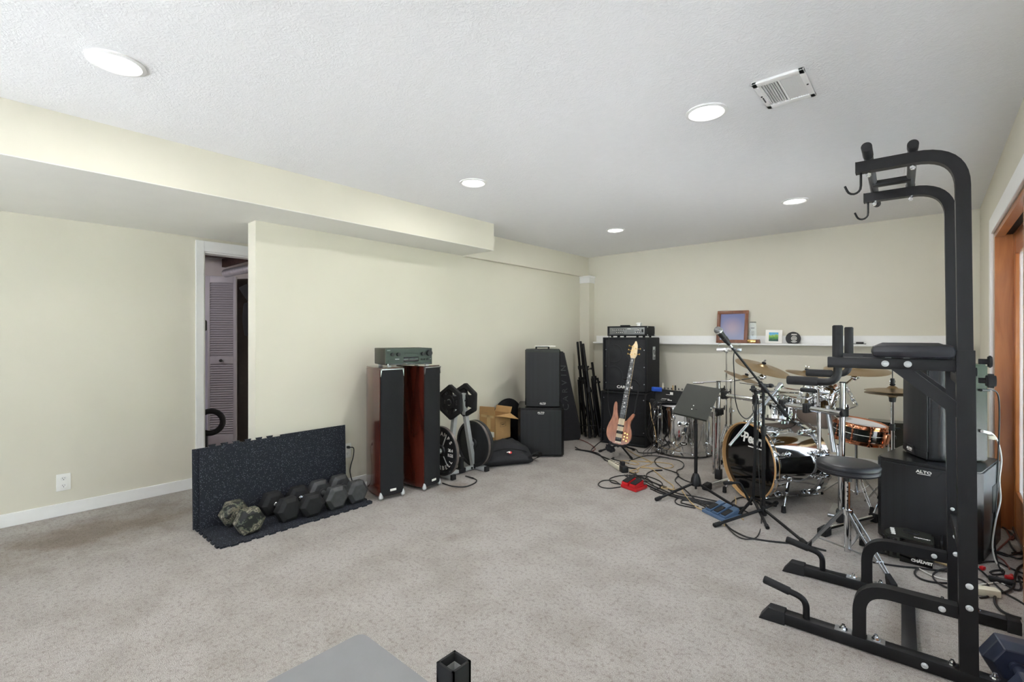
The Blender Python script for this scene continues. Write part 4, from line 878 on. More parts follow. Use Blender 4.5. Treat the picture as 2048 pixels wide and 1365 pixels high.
# its tripod stand
base = G(1238, 908, 0)
st = thing('instrument_stand', 'black tripod stand holding the walnut bass guitar', 'instrument stand', base)
hubp = V((base.x-.0, base.y+.02, .10))
for q in (G(1199, 903, .01), G(1263, 917, .01), G(1268, 900, .01)):
    g = MB(); g.tube([hubp, q], .010, 10); lg = part('leg', g, M_['metalk'], st, world=True); g = MB(); d_ = (q-hubp).normalized(); g.cyl(q-d_*.03, q+d_*.01, .013, n=12, bev=.003); part('rubber_foot', g, M_['rubk'], lg, world=True)
rear = BM @ V((.06, .30, -.09)); ck = BM @ V((.115, .62, -.04)); ck2 = BM @ V((.10, .68, .0))
g = MB(); g.tube(fillet([hubp, BM @ V((.035, .04, -.07)), BM @ V((.10, .35, -.07)), BM @ V((.105, .66, -.05)), BM @ V((.06, .70, -.03)), BM @ V((-.0, .70, -.02)), BM @ V((-.05, .69, -.01)), BM @ V((-.055, .685, .035))], .04, 6), .008, 10); part('upright', g, M_['metalk'], st, world=True)
g = MB(); g.box((0, -.012, .0), (.17, .018, .06), BM, .005); g.box((-.075, -.005, .034), (.02, .035, .016), BM, .004); g.box((.075, -.005, .034), (.02, .035, .016), BM, .004); part('cradle', g, M_['rubk'], st, world=True)
g = MB(); g.cyl(hubp, BM @ V((0, -.02, -.01)), .014, n=12); part('hub', g, M_['plk'], st, world=True)
m = MB(); P = BM; m.hull([BM @ V(p) for p in ((-.13, -.005, -.07), (-.02, -.04, -.07), (-.02, -.10, -.07), (-.10, -.11, -.09), (-.16, -.07, -.07), (-.13, -.02, -.03), (-.03, -.06, -.03), (-.09, -.1, -.03))], .015)
solo('guitar_strap', 'crumpled black guitar strap hanging beside the bass stand', 'strap', m, M_['fabk'])
# amp cable hanging down the cabinet front
m = MB(); m.tube([T(1218, 668, 5.62), T(1218, 676, 5.55), T(1217.5, 720, 5.53), T(1216, 780, 5.52), T(1218, 820, 5.5), T(1226, 845, 5.3), T(1230, 870, 5.1)], .0045, 8, 6); solo('instrument_cable', 'black cable hanging from the bass amplifier down the cabinet front', 'cable', m, M_['cablek'])
# ================================================================== CHROME DRUM WITH MIXER
DC = V((-2.07, 5.27, 0)); R0 = .300
t = thing('chrome_drum', 'large chrome drum standing on its end beside the bass cabinets', 'drum', DC)
g = MB(); g.lathe([(R0-.004, .05), (R0, .05), (R0, .51), (R0-.004, .51)], Matrix.Translation(DC), 72); part('shell', g, M_['chrome'], t, world=True)
for z0, z1 in ((.02, .062), (.495, .537)):
    g = MB(); g.lathe([(R0+.002, z0), (R0+.012, z0+.002), (R0+.010, (z0+z1)/2), (R0+.012, z1-.002), (R0+.002, z1), (R0-.004, (z0+z1)/2), (R0+.002, z0)], Matrix.Translation(DC), 72); part('hoop', g, M_['chrome'], t, world=True)
g = MB(); g.lathe([(0, .526), (R0, .526), (R0, .520)], Matrix.Translation(DC), 48); part('head', g, M_['coated'], t, world=True)
for k in range(10):
    a = k*2*PI/10+.35; u = V((math.cos(a), math.sin(a), 0))
    g = MB(); q = DC+u*(R0+.016)
    g.cyl(q+V((0, 0, .03)), q+V((0, 0, .53)), .004, n=8)
    for z in (.14, .42): g.box((0, 0, 0), (.03, .02, .055), frame(DC+u*(R0+.008)+V((0, 0, z)), u, V((-u.y, u.x, 0))) @ Matrix.Rotation(PI/2, 4, 'X'), .006); g.torus(DC+u*(R0+.016)+V((0, 0, z)), u, .016, .004, 16, 6)
    for z in (.04, .515): g.box((q.x, q.y, z), (.022, .022, .028), bev=.004)
    part('tension_lug', g, M_['chrome'], t, world=True)
u = V((.0-DC.x, -DC.y, 0)).normalized(); mp = frame(DC+u*(R0+.003)+V((0, 0, .36)), u, V((-u.y, u.x, 0)))
g = MB(); g.box((0, 0, .008), (.12, .055, .02), mp, .010)
for s in (-1, 1): g.torus(mp @ V((s*.036, .005, .02)), u, .017, .005, 18, 6)
pl = part('mount_plate', g, M_['chrome'], t, world=True)
g = MB()
for s in (-1, 1): g.cyl(mp @ V((s*.036, .005, .010)), mp @ V((s*.036, .005, .021)), .014, n=16)
part('mount_holes', g, M_['dark'], pl, world=True)
g = MB(); g.lathe([(0, .012), (.012, .012), (.014, .004), (.024, .003), (.026, 0)], frame(DC+u*(R0)+V((0, 0, .26)), u), 20); part('air_vent', g, M_['chrome'], t, world=True)
g = MB(); fr = frame(DC+u*(R0+.001)+V((0, 0, .155)), u, V((-u.y, u.x, 0))); g.prism([(.038*math.cos(k*PI/12), .017*math.sin(k*PI/12)) for k in range(24)], 0, .003, fr); bg = part('badge', g, M_['gloss'], t, world=True)
g = MB(); g.text('Pearl', .022, fr @ Matrix.Translation((0, 0, .0032)), .0004, bold=.0006); part('badge_lettering', g, M_['label'], bg, world=True)
mx = thing('audio_mixer', 'black compact audio mixer tilted on top of the large chrome drum', 'mixer', (DC.x-.06, DC.y-.02, .53))
ang = YAW+math.radians(8)
MM = Matrix.Translation((DC.x-.07, DC.y-.12, .54)) @ Rz(ang) @ Matrix.Rotation(math.radians(4), 4, 'Y')
g = MB(); g.hull([MM @ V(p) for p in ((-.21, 0, .02), (.21, 0, .0), (-.21, .03, .165), (.21, .03, .145), (-.21, .24, .0), (.21, .24, .0), (-.21, .24, .06), (.21, .24, .05))], .006); part('casing', g, M_['plk'], mx, world=True)
g = MB(); g.box((-.19, .02, .155), (.10, .06, .045), MM, .006); part('end_cheek', g, M_['bluep'], mx, world=True, label='bright blue end cheek')
g = MB()
for i in range(8):
    for j in range(3): c_ = MM @ V((-.12+i*.042, .06+j*.05, .158-j*.032)); g.cyl(c_, c_+V((0, -.004, .018)), .007, .006, 10)
part('knobs', g, M_['iron'], mx, world=True)
fr = frame(MM @ V((0, .012, .08)), MM.to_3x3() @ V((0, -1, .2)), MM.to_3x3() @ V((1, 0, -.048)))
g = MB(); g.box((-.02, .035, .008), (.035, .03, .002), fr); g.box((-.06, .02, .008), (.05, .004, .002), fr); g.box((-.09, -.03, .008), (.09, .004, .002), fr); g.box((-.04, -.042, .008), (.05, .008, .002), fr); g.box((-.12, -.045, .008), (.06, .003, .002), fr); part('printed_mark', g, M_['label'], mx, world=True)
for x, y, z, c_, nm in ((-.10, .06, .17, 'cream', 'cable_plug'), (.06, .08, .15, 'plk', 'cable_plug'), (.03, .08, .15, 'tan', 'cable_plug')):
    g = MB(); q = MM @ V((x, y, z)); g.cyl(q, q+V((0, 0, .055)), .010, .008, 12, .002); part(nm, g, M_[c_], mx, world=True)
random.seed(5)
names = ['nearest the bass cabinet', 'second from the bass cabinet', 'third from the bass cabinet', 'in the middle of the bunch', 'beside the drum lug', 'nearest the drum badge']
for k in range(6):
    x0 = 1300+k*3.2; m = MB()
    P = [T(1314+k*4, 800-k*.3, 5.20), T(x0+4, 812, 5.06), T(x0-2+random.uniform(-2, 2), 840, 5.02), T(x0-6+random.uniform(-5, 5), 868, 5.06), T(1300+k*5+random.uniform(-6, 6), 890, 5.10)]
    e = G(1288+k*8, 903+random.uniform(-3, 4), .006); P += [e+V((0, 0, .02)), G(1284+k*9+random.uniform(-8, 8), 910, .006)]
    m.tube(P, .0028, 7, 6); solo('mixer_cable', 'black cable hanging from the mixer beside the chrome drum, '+names[k], 'cable', m, M_['cablek'], 'cables hanging from the mixer')
m = MB(); m.tube([T(1299, 806, 5.2), T(1301, 815, 5.1), T(1303, 835, 5.08), T(1309, 857, 5.05), T(1313, 885, 5.1)], .0042, 7, 6); solo('pale_cable', 'thin pale cable with yellow green end hanging by the bass cabinet corner', 'cable', m, M_['tan'])
m = MB(); m.box(T(1307, 807, 5.3), (.07, .06, .10), bev=.01); solo('power_adapter', 'black cable bundle hanging behind the mixer by the cabinet', 'cable', m, M_['rubk'])
# ------------------------------------------------------------------ music stand
hub = V((-1.44, 3.93, 0))
ms = thing('music_stand', 'black music stand with a tilted olive desk in front of the chrome drum', 'music stand', hub)
dd = 3.90
q = [T(1374, 767, dd+.16), T(1443, 778, dd+.12), T(1413, 843, dd-.06), T(1345, 825, dd-.02)]
n = (q[1]-q[0]).cross(q[3]-q[0]).normalized(); n = n if n.dot(V((0, 0, CAMH))-q[0]) > 0 else -n
c_ = sum(q, V())/4; xx = ((q[1]-q[0])+(q[2]-q[3])).normalized(); fr = frame(c_, n, xx)
w, h = ((q[1]-q[0]).length+(q[2]-q[3]).length)/4, ((q[3]-q[0]).length+(q[2]-q[1]).length)/4
loc = [fr.inverted() @ p for p in q]
poly = fillet([((loc[3]+loc[0])/2), loc[0], loc[1], loc[2], loc[3], ((loc[3]+loc[0])/2)], .012, 4)[:-1]
g = MB(); g.prism([(p.x, p.y) for p in poly], -.003, .001, fr); part('desk', g, M_['olive'], ms, world=True)
g = MB()
for a, b in ((.1, -.35), (.02, -.62), (.85, -.5)):
    pass
for px, py in ((1387, 812), (1383.5, 819), (1422, 817)):
    o_ = T(px, py, dd); k = (c_-o_).dot(n)/n.dot(ray(px, py)); p_ = o_+ray(px, py)*k; g.cyl(p_, p_+n*.003, .0045, n=10)
part('rivet', g, M_['label'], ms, world=True)
e0, e1 = loc[3], loc[2]
g = MB(); g.hull([fr @ V((e0.x, e0.y, -.003)), fr @ V((e1.x, e1.y, -.003)), fr @ V((e0.x, e0.y, -.014)), fr @ V((e1.x, e1.y, -.014)), fr @ V((e0.x, e0.y-.003, -.003)), fr @ V((e1.x, e1.y-.003, -.003)), fr @ V((e0.x, e0.y-.003, -.014)), fr @ V((e1.x, e1.y-.003, -.014))]); part('ledge', g, M_['olive'], ms, world=True)
top = T(1387.5, 838, dd+.0); top = V((hub.x, hub.y, top.z))
g = MB(); g.cyl((hub.x, hub.y, .10), (hub.x, hub.y, .58), .0135, n=16); g.cyl((hub.x, hub.y, .5), (top.x, top.y, .70), .010, n=14); part('pole', g, M_['metalk'], ms, world=True)
g = MB(); g.tube([(hub.x, hub.y, .68), tuple(c_-n*.012)], .009, 8); g.box((0, 0, -.012), (.06, .06, .02), fr, .004); part('tilt_bracket', g, M_['plk'], ms, world=True)
g = MB(); g.lathe([(.013, .175), (.022, .17), (.036, .13), (.042, .09), (.04, .075), (.014, .07)], Matrix.Translation(hub), 18); g.cyl((hub.x, hub.y, .045), (hub.x, hub.y, .09), .009); part('hub', g, M_['plk'], ms, world=True)
for e in (G(1311, 1000, .012), G(1470, 1016, .012), V((hub.x-.16, hub.y+.40, .012))):
    e = hub+(e-hub).normalized()*.40; e.z = .014; s_ = hub+V((0, 0, .10)); g = MB(); g.tube([s_, e], .0105, 10); lg = part('leg', g, M_['metalk'], ms, world=True)
    dq = (e-s_).normalized(); g = MB(); g.cyl(e-dq*.045, e+dq*.012, .0145, n=12, bev=.004); part('rubber_foot', g, M_['rubk'], lg, world=True)
# ================================================================== DRUM KIT
VW = lambda px: V((ray(px, CY).x, ray(px, CY).y, 0)).normalized()
KF = T(1500, 922, 3.78); KF.z = .312; KA = V((.593, .805, 0)); KB = KF+KA*.44; KX = V((-KA.y, KA.x, 0))
kt = thing('bass_drum', 'chrome bass drum lying on its side with a glossy black front head', 'drum', (KF.x+.2, KF.y+.25, 0))
g = MB(); kfm = frame(KF, KA); g.lathe([(.276, .03), (.282, .03), (.282, .41), (.276, .41)], kfm, 72); part('shell', g, M_['chrome'], kt, world=True)
g = MB(); g.lathe([(.291, -.030), (.300, -.030), (.302, -.027), (.302, .008), (.299, .010), (.288, .010), (.291, -.030)], kfm, 72); fhp = part('front_hoop', g, M_['hoopw'], kt, world=True, label='maple front hoop'); g = MB(); g.lathe([(.3015, -.023), (.3030, -.022), (.3030, .003), (.3015, .004)], kfm, 72); part('hoop_inlay', g, M_['chrome'], fhp, world=True, label='chrome outer inlay')
g = MB(); g.lathe([(.281, .414), (.284, .410), (.304, .414), (.306, .452), (.302, .456), (.284, .456), (.281, .414)], kfm, 72); part('rear_hoop', g, M_['chrome'], kt, world=True)
g = MB(); g.lathe([(0, -.004), (.290, -.004), (.290, .004)], kfm, 64); fh = part('front_head', g, M_['gloss'], kt, world=True, label='glossy black front head')
g = MB(); g.lathe([(0, .444), (.282, .444)], kfm, 64); part('rear_head', g, M_['coated'], kt, world=True)
o_ = T(1507, 880, 3.7); k = (KF-KA*.004-o_).dot(KA)/KA.dot(ray(1507, 880)); lp = o_+ray(1507, 880)*k-KA*.0015; fr = frame(lp, -KA, V((KA.y, -KA.x, 0))*1)
if (fr.to_3x3() @ V((1, 0, 0))).dot(RT) < 0: fr = frame(lp, -KA, V((-KA.y, KA.x, 0)))
g = MB(); g.text('Pearl', .108, fr @ Matrix.Translation((-.01, .0, 0)), .0006, bold=.0035, shear=.2); g.box((.0, 0, 0), (.165, .009, .001), fr @ Matrix.Translation((.025, -.060, 0)) @ Rz(.02)); g.tube([fr @ V(p) for p in ((-.095, .044, 0), (-.135, .036, 0), (-.135, .0, 0), (-.107, .010, 0))], .005, 6, 5)
part('logo_lettering', g, M_['label'], fh, world=True, label='white script lettering')
for k in range(10):
    a = k*2*PI/10+.25; c_, s_ = math.cos(a), math.sin(a)
    g = MB(); M0 = kfm @ Rz(a)
    for z, zz in ((-.01, .10), (.434, .34)):
        g = MB(); g.box((.289, 0, zz), (.022, .020, .075), M0, .006); g.torus(M0 @ V((.30, 0, zz)), kfm.to_3x3() @ V((c_, s_, 0)), .018, .004, 16, 6)
        g.cyl(M0 @ V((.308, 0, z)), M0 @ V((.298, 0, zz)), .0045, n=8); g.box((.308, 0, z), (.012, .032, .05), M0, .004); part('tension_lug', g, M_['chrome'], kt, world=True)
for px0, py0, px1, py1, dp in ((1580, 948, 1567, 1029, 3.50), (1466, 952, 1449, 1000, 3.95)):
    A = T(px0, py0, dp+.07); B = T(px1, py1, dp); B.z = .02; mid = A+(B-A)*.55
    g = MB(); g.tube([A, mid], .011, 10); g.tube([mid, B], .008, 10); g.cyl(A+V((0, 0, .02)), A-V((0, 0, .02)), .026, n=16, bev=.005); g.cyl(mid+V((0, 0, .012)), mid-V((0, 0, .012)), .016, n=12, bev=.003); sp = part('spur', g, M_['chrome'], kt, world=True)
    g = MB(); g.cyl((B.x, B.y, .001), B+V((0, 0, .03)), .017, .014, 12, .003); part('rubber_foot', g, M_['rubk'], sp, world=True)
# ---- rack
RK = thing('drum_rack', 'chrome tube drum rack spanning over the bass drum', 'drum rack', (-.95, 4.15, 0))
L0 = G(1437, 962, 0); Rr = G(1682, 1050, 0)
Ltop = V((L0.x, L0.y, .89)); Rtop = V((Rr.x+.01, Rr.y, .98))
for nm, b, t_ in (('left_post', L0, Ltop), ('right_post', Rr, Rtop)):
    g = MB(); g.cyl(b+V((0, 0, .05)), t_, .019, n=20); pb = part('post', g, M_['chrome'], RK, world=True)
    g = MB(); g.cyl(t_-V((0, 0, .004)), t_+V((0, 0, .003)), .020, n=20); part('end_cap', g, M_['plk'], pb, world=True)
f1, f2 = G(1415, 973, .03), V((L0.x+.16, L0.y+.24, .03))
f3, f4 = G(1650, 1062, .03), V((Rr.x+.17, Rr.y+.22, .03))
for a, b, pp in ((f1, f2, L0), (f3, f4, Rr)):
    a = V((a.x, a.y, .035)); b = V((b.x, b.y, .035)); g = MB(); g.cyl(a, b, .017, n=16); fb = part('foot_tube', g, M_['chrome'], RK, world=True)
    for e, o_ in ((a, b), (b, a)):
        dq = (e-o_).normalized(); g = MB(); g.hull([e+dq*.04+V((s*.03*-dq.y, s*.03*dq.x, z)) for s in (-1, 1) for z in (-.034, .01)]+[e-dq*.03+V((s*.026*-dq.y, s*.026*dq.x, z)) for s in (-1, 1) for z in (-.034, .026)], .006); part('rubber_foot', g, M_['rubk'], fb, world=True)
    g = MB(); g.box((pp.x, pp.y, .06), (.055, .055, .09), bev=.008); part('clamp', g, M_['plk'], RK, world=True)
bl, br = V((L0.x, L0.y, .785)), V((Rr.x, Rr.y, .772)); bd = (br-bl).normalized(); bs = V((bd.y, -bd.x, 0))
off = bs*.045
g = MB(); g.cyl(bl+off-bd*.03, br+off+bd*.03, .019, n=20); part('cross_bar', g, M_['chrome'], RK, world=True)
def clamp(p, w=.06, h=.07):
    g = MB(); fr = frame(p, V((0, 0, 1)), bd); g.box((0, 0, 0), (w*.45, .06, h), fr, .006); g.box((w*.3, 0, 0), (w*.4, .054, h*.8), fr, .006); g.cyl(fr @ V((0, .03, .02)), fr @ V((0, .075, .03)), .006, n=8); g.cyl(fr @ V((0, .07, .01)), fr @ V((0, .07, .05)), .005, n=8)
    part('clamp', g, M_['plk'], RK, world=True)
LB = (br-bl).length
for f in (.10, .40, .62, .80): clamp(bl+off+bd*(LB*f))
for pp, z in ((L0, .785), (L0, .80), (L0, .62), (Rr, .772)): clamp(V((pp.x, pp.y, z)), .075, .065)
q = V((L0.x, L0.y, .60))+bs*.04
g = MB(); g.cyl(q-bd*.0+bs*-.06, q+bs*.05, .022, n=20); a = part('side_stub', g, M_['plk'], RK, world=True)
g = MB(); g.torus(q+bs*.051, bs, .019, .003, 24, 6); g.cyl(q+bs*.0505, q+bs*.0512, .016); part('tube_end', g, M_['steel'], a, world=True)
for px, y0, y1, dp in ((1638, 822, 900, 3.38), (1428, 825, 948, 4.2)):
    g = MB(); g.cyl(T(px, y0, dp), T(px, y1, dp), .0135, n=14); part('hanging_tube', g, M_['chrome'], RK, world=True)
g = MB(); g.cyl(T(1655, 812, 3.38), T(1668, 905, 3.30), .0155, n=14); part('hanging_tube', g, M_['steel'], RK, world=True)
# ---- toms
def tom(label, c, ax, R, dp, clear=True):
    t = thing('rack_tom', label, 'drum', c, group='chrome rack toms'); ax = V(ax).normalized(); fr = frame(V(c)-ax*dp/2, ax)
    g = MB(); g.lathe([(R-.004, .012), (R, .012), (R, dp-.012), (R-.004, dp-.012)], fr, 56); part('shell', g, M_['chrome'], t, world=True)
    for z, s in ((0, -1), (dp, 1)):
        g = MB(); g.lathe([(R+.002, z-s*.016), (R+.010, z-s*.014), (R+.009, z-s*.002), (R+.008, z+s*.010), (R+.001, z+s*.010), (R-.001, z-s*.002), (R+.002, z-s*.016)], fr, 56); part('hoop', g, M_['chrome'], t, world=True)
        g = MB(); g.lathe([(0, z), (R+.002, z)], fr, 48); part('head', g, M_['smoky'], t, world=True)
    for k in range(6):
        M0 = fr @ Rz(k*PI/3+.5); g = MB(); g.box((R+.008, 0, dp*.3), (.02, .02, .05), M0, .005); g.box((R+.008, 0, dp*.7), (.02, .02, .05), M0, .005); g.cyl(M0 @ V((R+.013, 0, -.006)), M0 @ V((R+.013, 0, dp+.006)), .0035, n=8); part('tension_lug', g, M_['chrome'], t, world=True)
v = VW(1620)
tom('rack tom tilted so its clear lower head shows, above the bass drum', T(1640, 812, 3.88), v*.47+UP*.80+RT*.28, .150, .22)
tom('upright rack tom beside the microphone boom, above the bass drum', T(1556, 819, 3.93), VW(1556)*.22+UP*.95+RT*.05, .122, .16)
tom('small rack tom behind the boom clamp, highest of the toms', T(1668, 800, 4.25), VW(1668)*.4+UP*.8-RT*.45, .14, .2)
for c_, u_ in (((1640, 812, 3.88), .0), ((1556, 819, 3.93), 0), ((1668, 800, 4.25), 0)):
    c_ = T(*c_); f_ = max(0, min(1, (c_-bl-off).dot(bd)/LB)); e_ = bl+off+bd*(LB*f_); g = MB(); g.tube(fillet([e_, e_+V((0, 0, .07)), c_+V((0, 0, .05))], .03, 4), .011, 10); g.sphere(e_+V((0, 0, .07)), .02, n=10); part('tom_arm', g, M_['chrome'], RK, world=True)
# ---- cymbals
def cymbal(label, c, n, R, mat_='bronze', name='cymbal', cup=True):
    t = thing(name, label, 'cymbal', c, group='bronze cymbals'); fr = frame(c, n)
    g = MB(); g.lathe([(0, .030), (R*.06, .029), (R*.14, .022), (R*.19, .014), (R*.22, .011), (R*.6, .004), (R, -.008), (R, -.010), (R*.6, .0025), (R*.22, .0095), (R*.14, .020), (0, .028)], fr, 72); part('cymbal_plate', g, M_[mat_], t, world=True, ang=25)
    if cup:
        g = MB(); g.cyl(fr @ V((0, 0, .03)), fr @ V((0, 0, .045)), .017, n=14, bev=.003); g.cyl(fr @ V((0, 0, .008)), fr @ V((0, 0, .020)), .02, n=14, bev=.003); part('felt', g, M_['rubk'], t, world=True)
        g = MB(); g.cyl(fr @ V((0, 0, .04)), fr @ V((0, 0, .068)), .004, n=8); g.box((.012, 0, .06), (.010, .004, .018), fr, .001); g.box((-.012, 0, .06), (.010, .004, .018), fr, .001); part('wing_nut', g, M_['chrome'], t, world=True)
    return fr
def nrm(px, slope, toward): v = VW(px); a = math.radians(slope); r_ = V((v.y, -v.x, 0)); return UP*math.cos(a)+r_*math.sin(a)-v*toward
C1 = T(1525, 735, 4.0); C4 = T(1713, 739, 3.52); C2 = T(1490, 757, 4.45); C3 = T(1612, 747, 4.5); HH = T(1785, 783, 3.52)
cymbal('bronze crash cymbal tilted above the bass drum, beside the microphone boom', C1, nrm(1525, 17.5, .15), .215)
cymbal('bronze ride cymbal right behind the dip handles of the power tower', C4, nrm(1713, 2.5, .14), .205)
cymbal('pale edge-on cymbal below the tilted crash, nearer the back wall', C2, nrm(1490, 23, .03), .19)
cymbal('small bronze cymbal half hidden behind the front dip handle grip', C3, nrm(1612, 10, .06), .17)
# hi-hat: stand and two cymbals
cymbal('upper hi-hat cymbal beside the powered speaker', HH+V((0, 0, .012)), UP, .17, cup=True)
frb = frame(HH-V((0, 0, .026)), -UP); cymbal('lower hi-hat cymbal beside the powered speaker', HH-V((0, 0, .022)), -UP+RT*.03, .17, cup=False)
def rod(t, pts, r, m='chrome', nm='tube', n=10): g = MB(); g.tube([V(p) for p in pts], r, n); return part(nm, g, M_[m], t, world=True)
hs = thing('hi_hat_stand', 'chrome hi-hat stand between the snare drum and the powered speaker', 'cymbal stand', (HH.x, HH.y, 0))
rod(hs, [HH+V((0, 0, .24)), HH-V((0, 0, .3))], .004, nm='pull_rod'); rod(hs, [(HH.x, HH.y, .03), (HH.x, HH.y, .62)], .013, nm='lower_tube'); rod(hs, [(HH.x, HH.y, .6), HH-V((0, 0, .07))], .0105, nm='upper_tube')
g = MB(); g.cyl(HH+V((0, 0, .05)), HH+V((0, 0, .095)), .013, n=12, bev=.002); part('clutch', g, M_['plk'], hs, world=True); g = MB(); g.cyl(HH-V((0, 0, .08)), HH-V((0, 0, .035)), .02, .024, 14, .003); part('cymbal_seat', g, M_['plk'], hs, world=True); g = MB(); g.cyl((HH.x, HH.y, .60), (HH.x, HH.y, .65), .018, n=14, bev=.003); g.box((HH.x+.025, HH.y, .62), (.04, .012, .014), bev=.003); part('collar', g, M_['plk'], hs, world=True)
for a in (2.6, 4.2, 5.6):
    if a == 5.6: a = 1.4
    e = V((HH.x+.2*math.cos(a), HH.y+.2*math.sin(a), .012)); rod(hs, [(HH.x, HH.y, .3), e], .007, nm='leg'); rod(hs, [(HH.x, HH.y, .08), (HH.x+.1*math.cos(a), HH.y+.1*math.sin(a), .155)], .005, nm='brace')
# ---- boom stands
def boomstand(label, base, ztop, arm, legs=(0.4, 2.5, 4.6), r=.012, lh=.33, spread=.22):
    t = thing('cymbal_stand', label, 'cymbal stand', base, group='chrome cymbal stands'); b = V(base)
    rod(t, [b+V((0, 0, .06)), b+V((0, 0, ztop*.62))], r, nm='lower_tube'); rod(t, [b+V((0, 0, ztop*.6)), b+V((0, 0, ztop))], r*.78, nm='upper_tube')
    g = MB(); g.cyl(b+V((0, 0, ztop*.6)), b+V((0, 0, ztop*.6+.05)), r*1.5, n=14, bev=.003); g.box(b+V((.02, 0, ztop*.6+.02)), (.04, .014, .014), bev=.003); part('collar', g, M_['chrome'], t, world=True); g = MB(); g.sphere(b+V((0, 0, ztop)), .022, n=12); part('top_joint', g, M_['chrome'], t, world=True)
    for a in legs:
        u = V((math.cos(a), math.sin(a), 0)); e = b+u*spread+V((0, 0, .014))
        w = V((-u.y, u.x, 0))*.012
        g = MB(); g.tube([b+w+V((0, 0, lh)), e+w*.4], .005, 8); g.tube([b-w+V((0, 0, lh)), e-w*.4], .005, 8); g.tube([b+V((0, 0, .07)), b+u*spread*.55+V((0, 0, lh*.48))], .005, 8); lg = part('leg', g, M_['chrome'], t, world=True)
        g = MB(); g.cyl(e-V((0, 0, .013)), e+V((0, 0, .03)), .016, .012, 10, .003); part('rubber_foot', g, M_['rubk'], lg, world=True)
    if arm: rod(t, arm, .0065, nm='boom_arm')
    return t
b1 = G(1462, 922, 0); z1 = 1.3-(762-CY)/FPX*b1.dot(FW)
s1 = boomstand('chrome boom stand left of the bass drum carrying the tilted crash', b1, z1, [T(1386, 766, 4.55), T(1470, 762, 4.4), T(1523, 753, 4.02)])
g = MB(); g.cyl(T(1523, 757, 4.02), C1+V((0, 0, .0)), .006, n=8); g.sphere(T(1523, 755, 4.02), .026, n=12); g.box(T(1526, 754, 4.01), (.05, .02, .03), bev=.004); part('tilter', g, M_['chrome'], s1, world=True)
rod(s1, [T(1386, 766, 4.55), T(1407, 766, 4.52)], .009, 'steel', 'arm_grip')
# second arm mounted on the rack, silver diagonal
ra = thing('boom_arm', 'long silver boom tube crossing diagonally in front of the black drum head', 'boom arm', T(1548, 792, 3.62))
rod(ra, [T(1459, 892, 3.50), T(1558, 775, 3.66)], .011, 'steel', 'tube', 14); g = MB(); g.cyl(T(1552, 782, 3.65), T(1562, 768, 3.67), .018, n=12, bev=.003); g.sphere(T(1561, 771, 3.67), .024, n=12); part('tilter', g, M_['chrome'], ra, world=True)
rod(ra, [T(1480, 766, 4.1), T(1560, 775, 3.7), T(1592, 780, 3.75), T(1625, 782, 3.8)], .006, nm='thin_arm')
# ride arm from rack
r4 = thing('ride_arm', 'chrome boom arm reaching up to the ride cymbal', 'boom arm', T(1657, 795, 3.45))
rod(r4, [T(1660, 812, 3.42), T(1657, 796, 3.45)], .010, nm='post'); rod(r4, [T(1622, 812, 3.6), T(1657, 795, 3.45), T(1706, 757, 3.50)], .0065, nm='tube')
g = MB(); g.cyl(T(1711, 757, 3.51), C4, .006, n=8); g.sphere(T(1708, 756, 3.51), .022, n=12); g.box(T(1711, 754, 3.51), (.05, .02, .03), bev=.005); part('tilter', g, M_['chrome'], r4, world=True); g = MB(); g.sphere(T(1657, 796, 3.45), .026, n=12); part('arm_joint', g, M_['chrome'], r4, world=True)
tm = thing('tom_mount', 'cluster of chrome tom mount joints on the rack bar', 'drum mount', T(1640, 790, 3.55))
g = MB()
for px, py, dd_, r_ in ((1618, 776, 3.62, .03), (1632, 778, 3.6, .028), (1646, 782, 3.56, .028), (1634, 792, 3.55, .03), (1650, 796, 3.5, .026), (1622, 785, 3.6, .02)): g.sphere(T(px, py, dd_), r_, (1.2, .8, .8), 12)
g.cyl(T(1606, 780, 3.65), T(1660, 786, 3.52), .013, n=12); g.cyl(T(1636, 780, 3.58), T(1637, 815, 3.42), .012, n=12); g.cyl(T(1615, 800, 3.62), T(1650, 780, 3.55), .011, n=12)
part('joint', g, M_['chrome'], tm, world=True)
g = MB(); g.box(T(1616, 781, 3.6), (.10, .035, .03), bev=.006); g.cyl(T(1609, 766, 3.7), T(1606, 780, 3.66), .004); part('clamp_block', g, M_['plk'], tm, world=True)
# tall thin stand with a chrome plate and clear clips
p0 = G(1455, 905, 0); dpt = 5.15; b0 = T(1453, 890, dpt); b0.z = 0
ts = boomstand('tall thin chrome stand with a flat chrome plate under the ledge shelf', b0, 1.3-(703-CY)/FPX*b0.dot(FW), None, (0.2, 2.3, 4.4), .010, .34, .2)
cz = b0.dot(FW); q = T(1458, 700, cz); fr = frame(q, -VW(1458)); g = MB(); g.box((0, 0, 0), (.245, .042, .02), fr, .003); part('flat_plate', g, M_['chrome'], ts, world=True)
for px in (1440, 1478):
    g = MB(); g.box(T(px, 690, cz), (.022, .016, .036), bev=.003); part('clear_clip', g, M_['acryl'], ts, world=True)
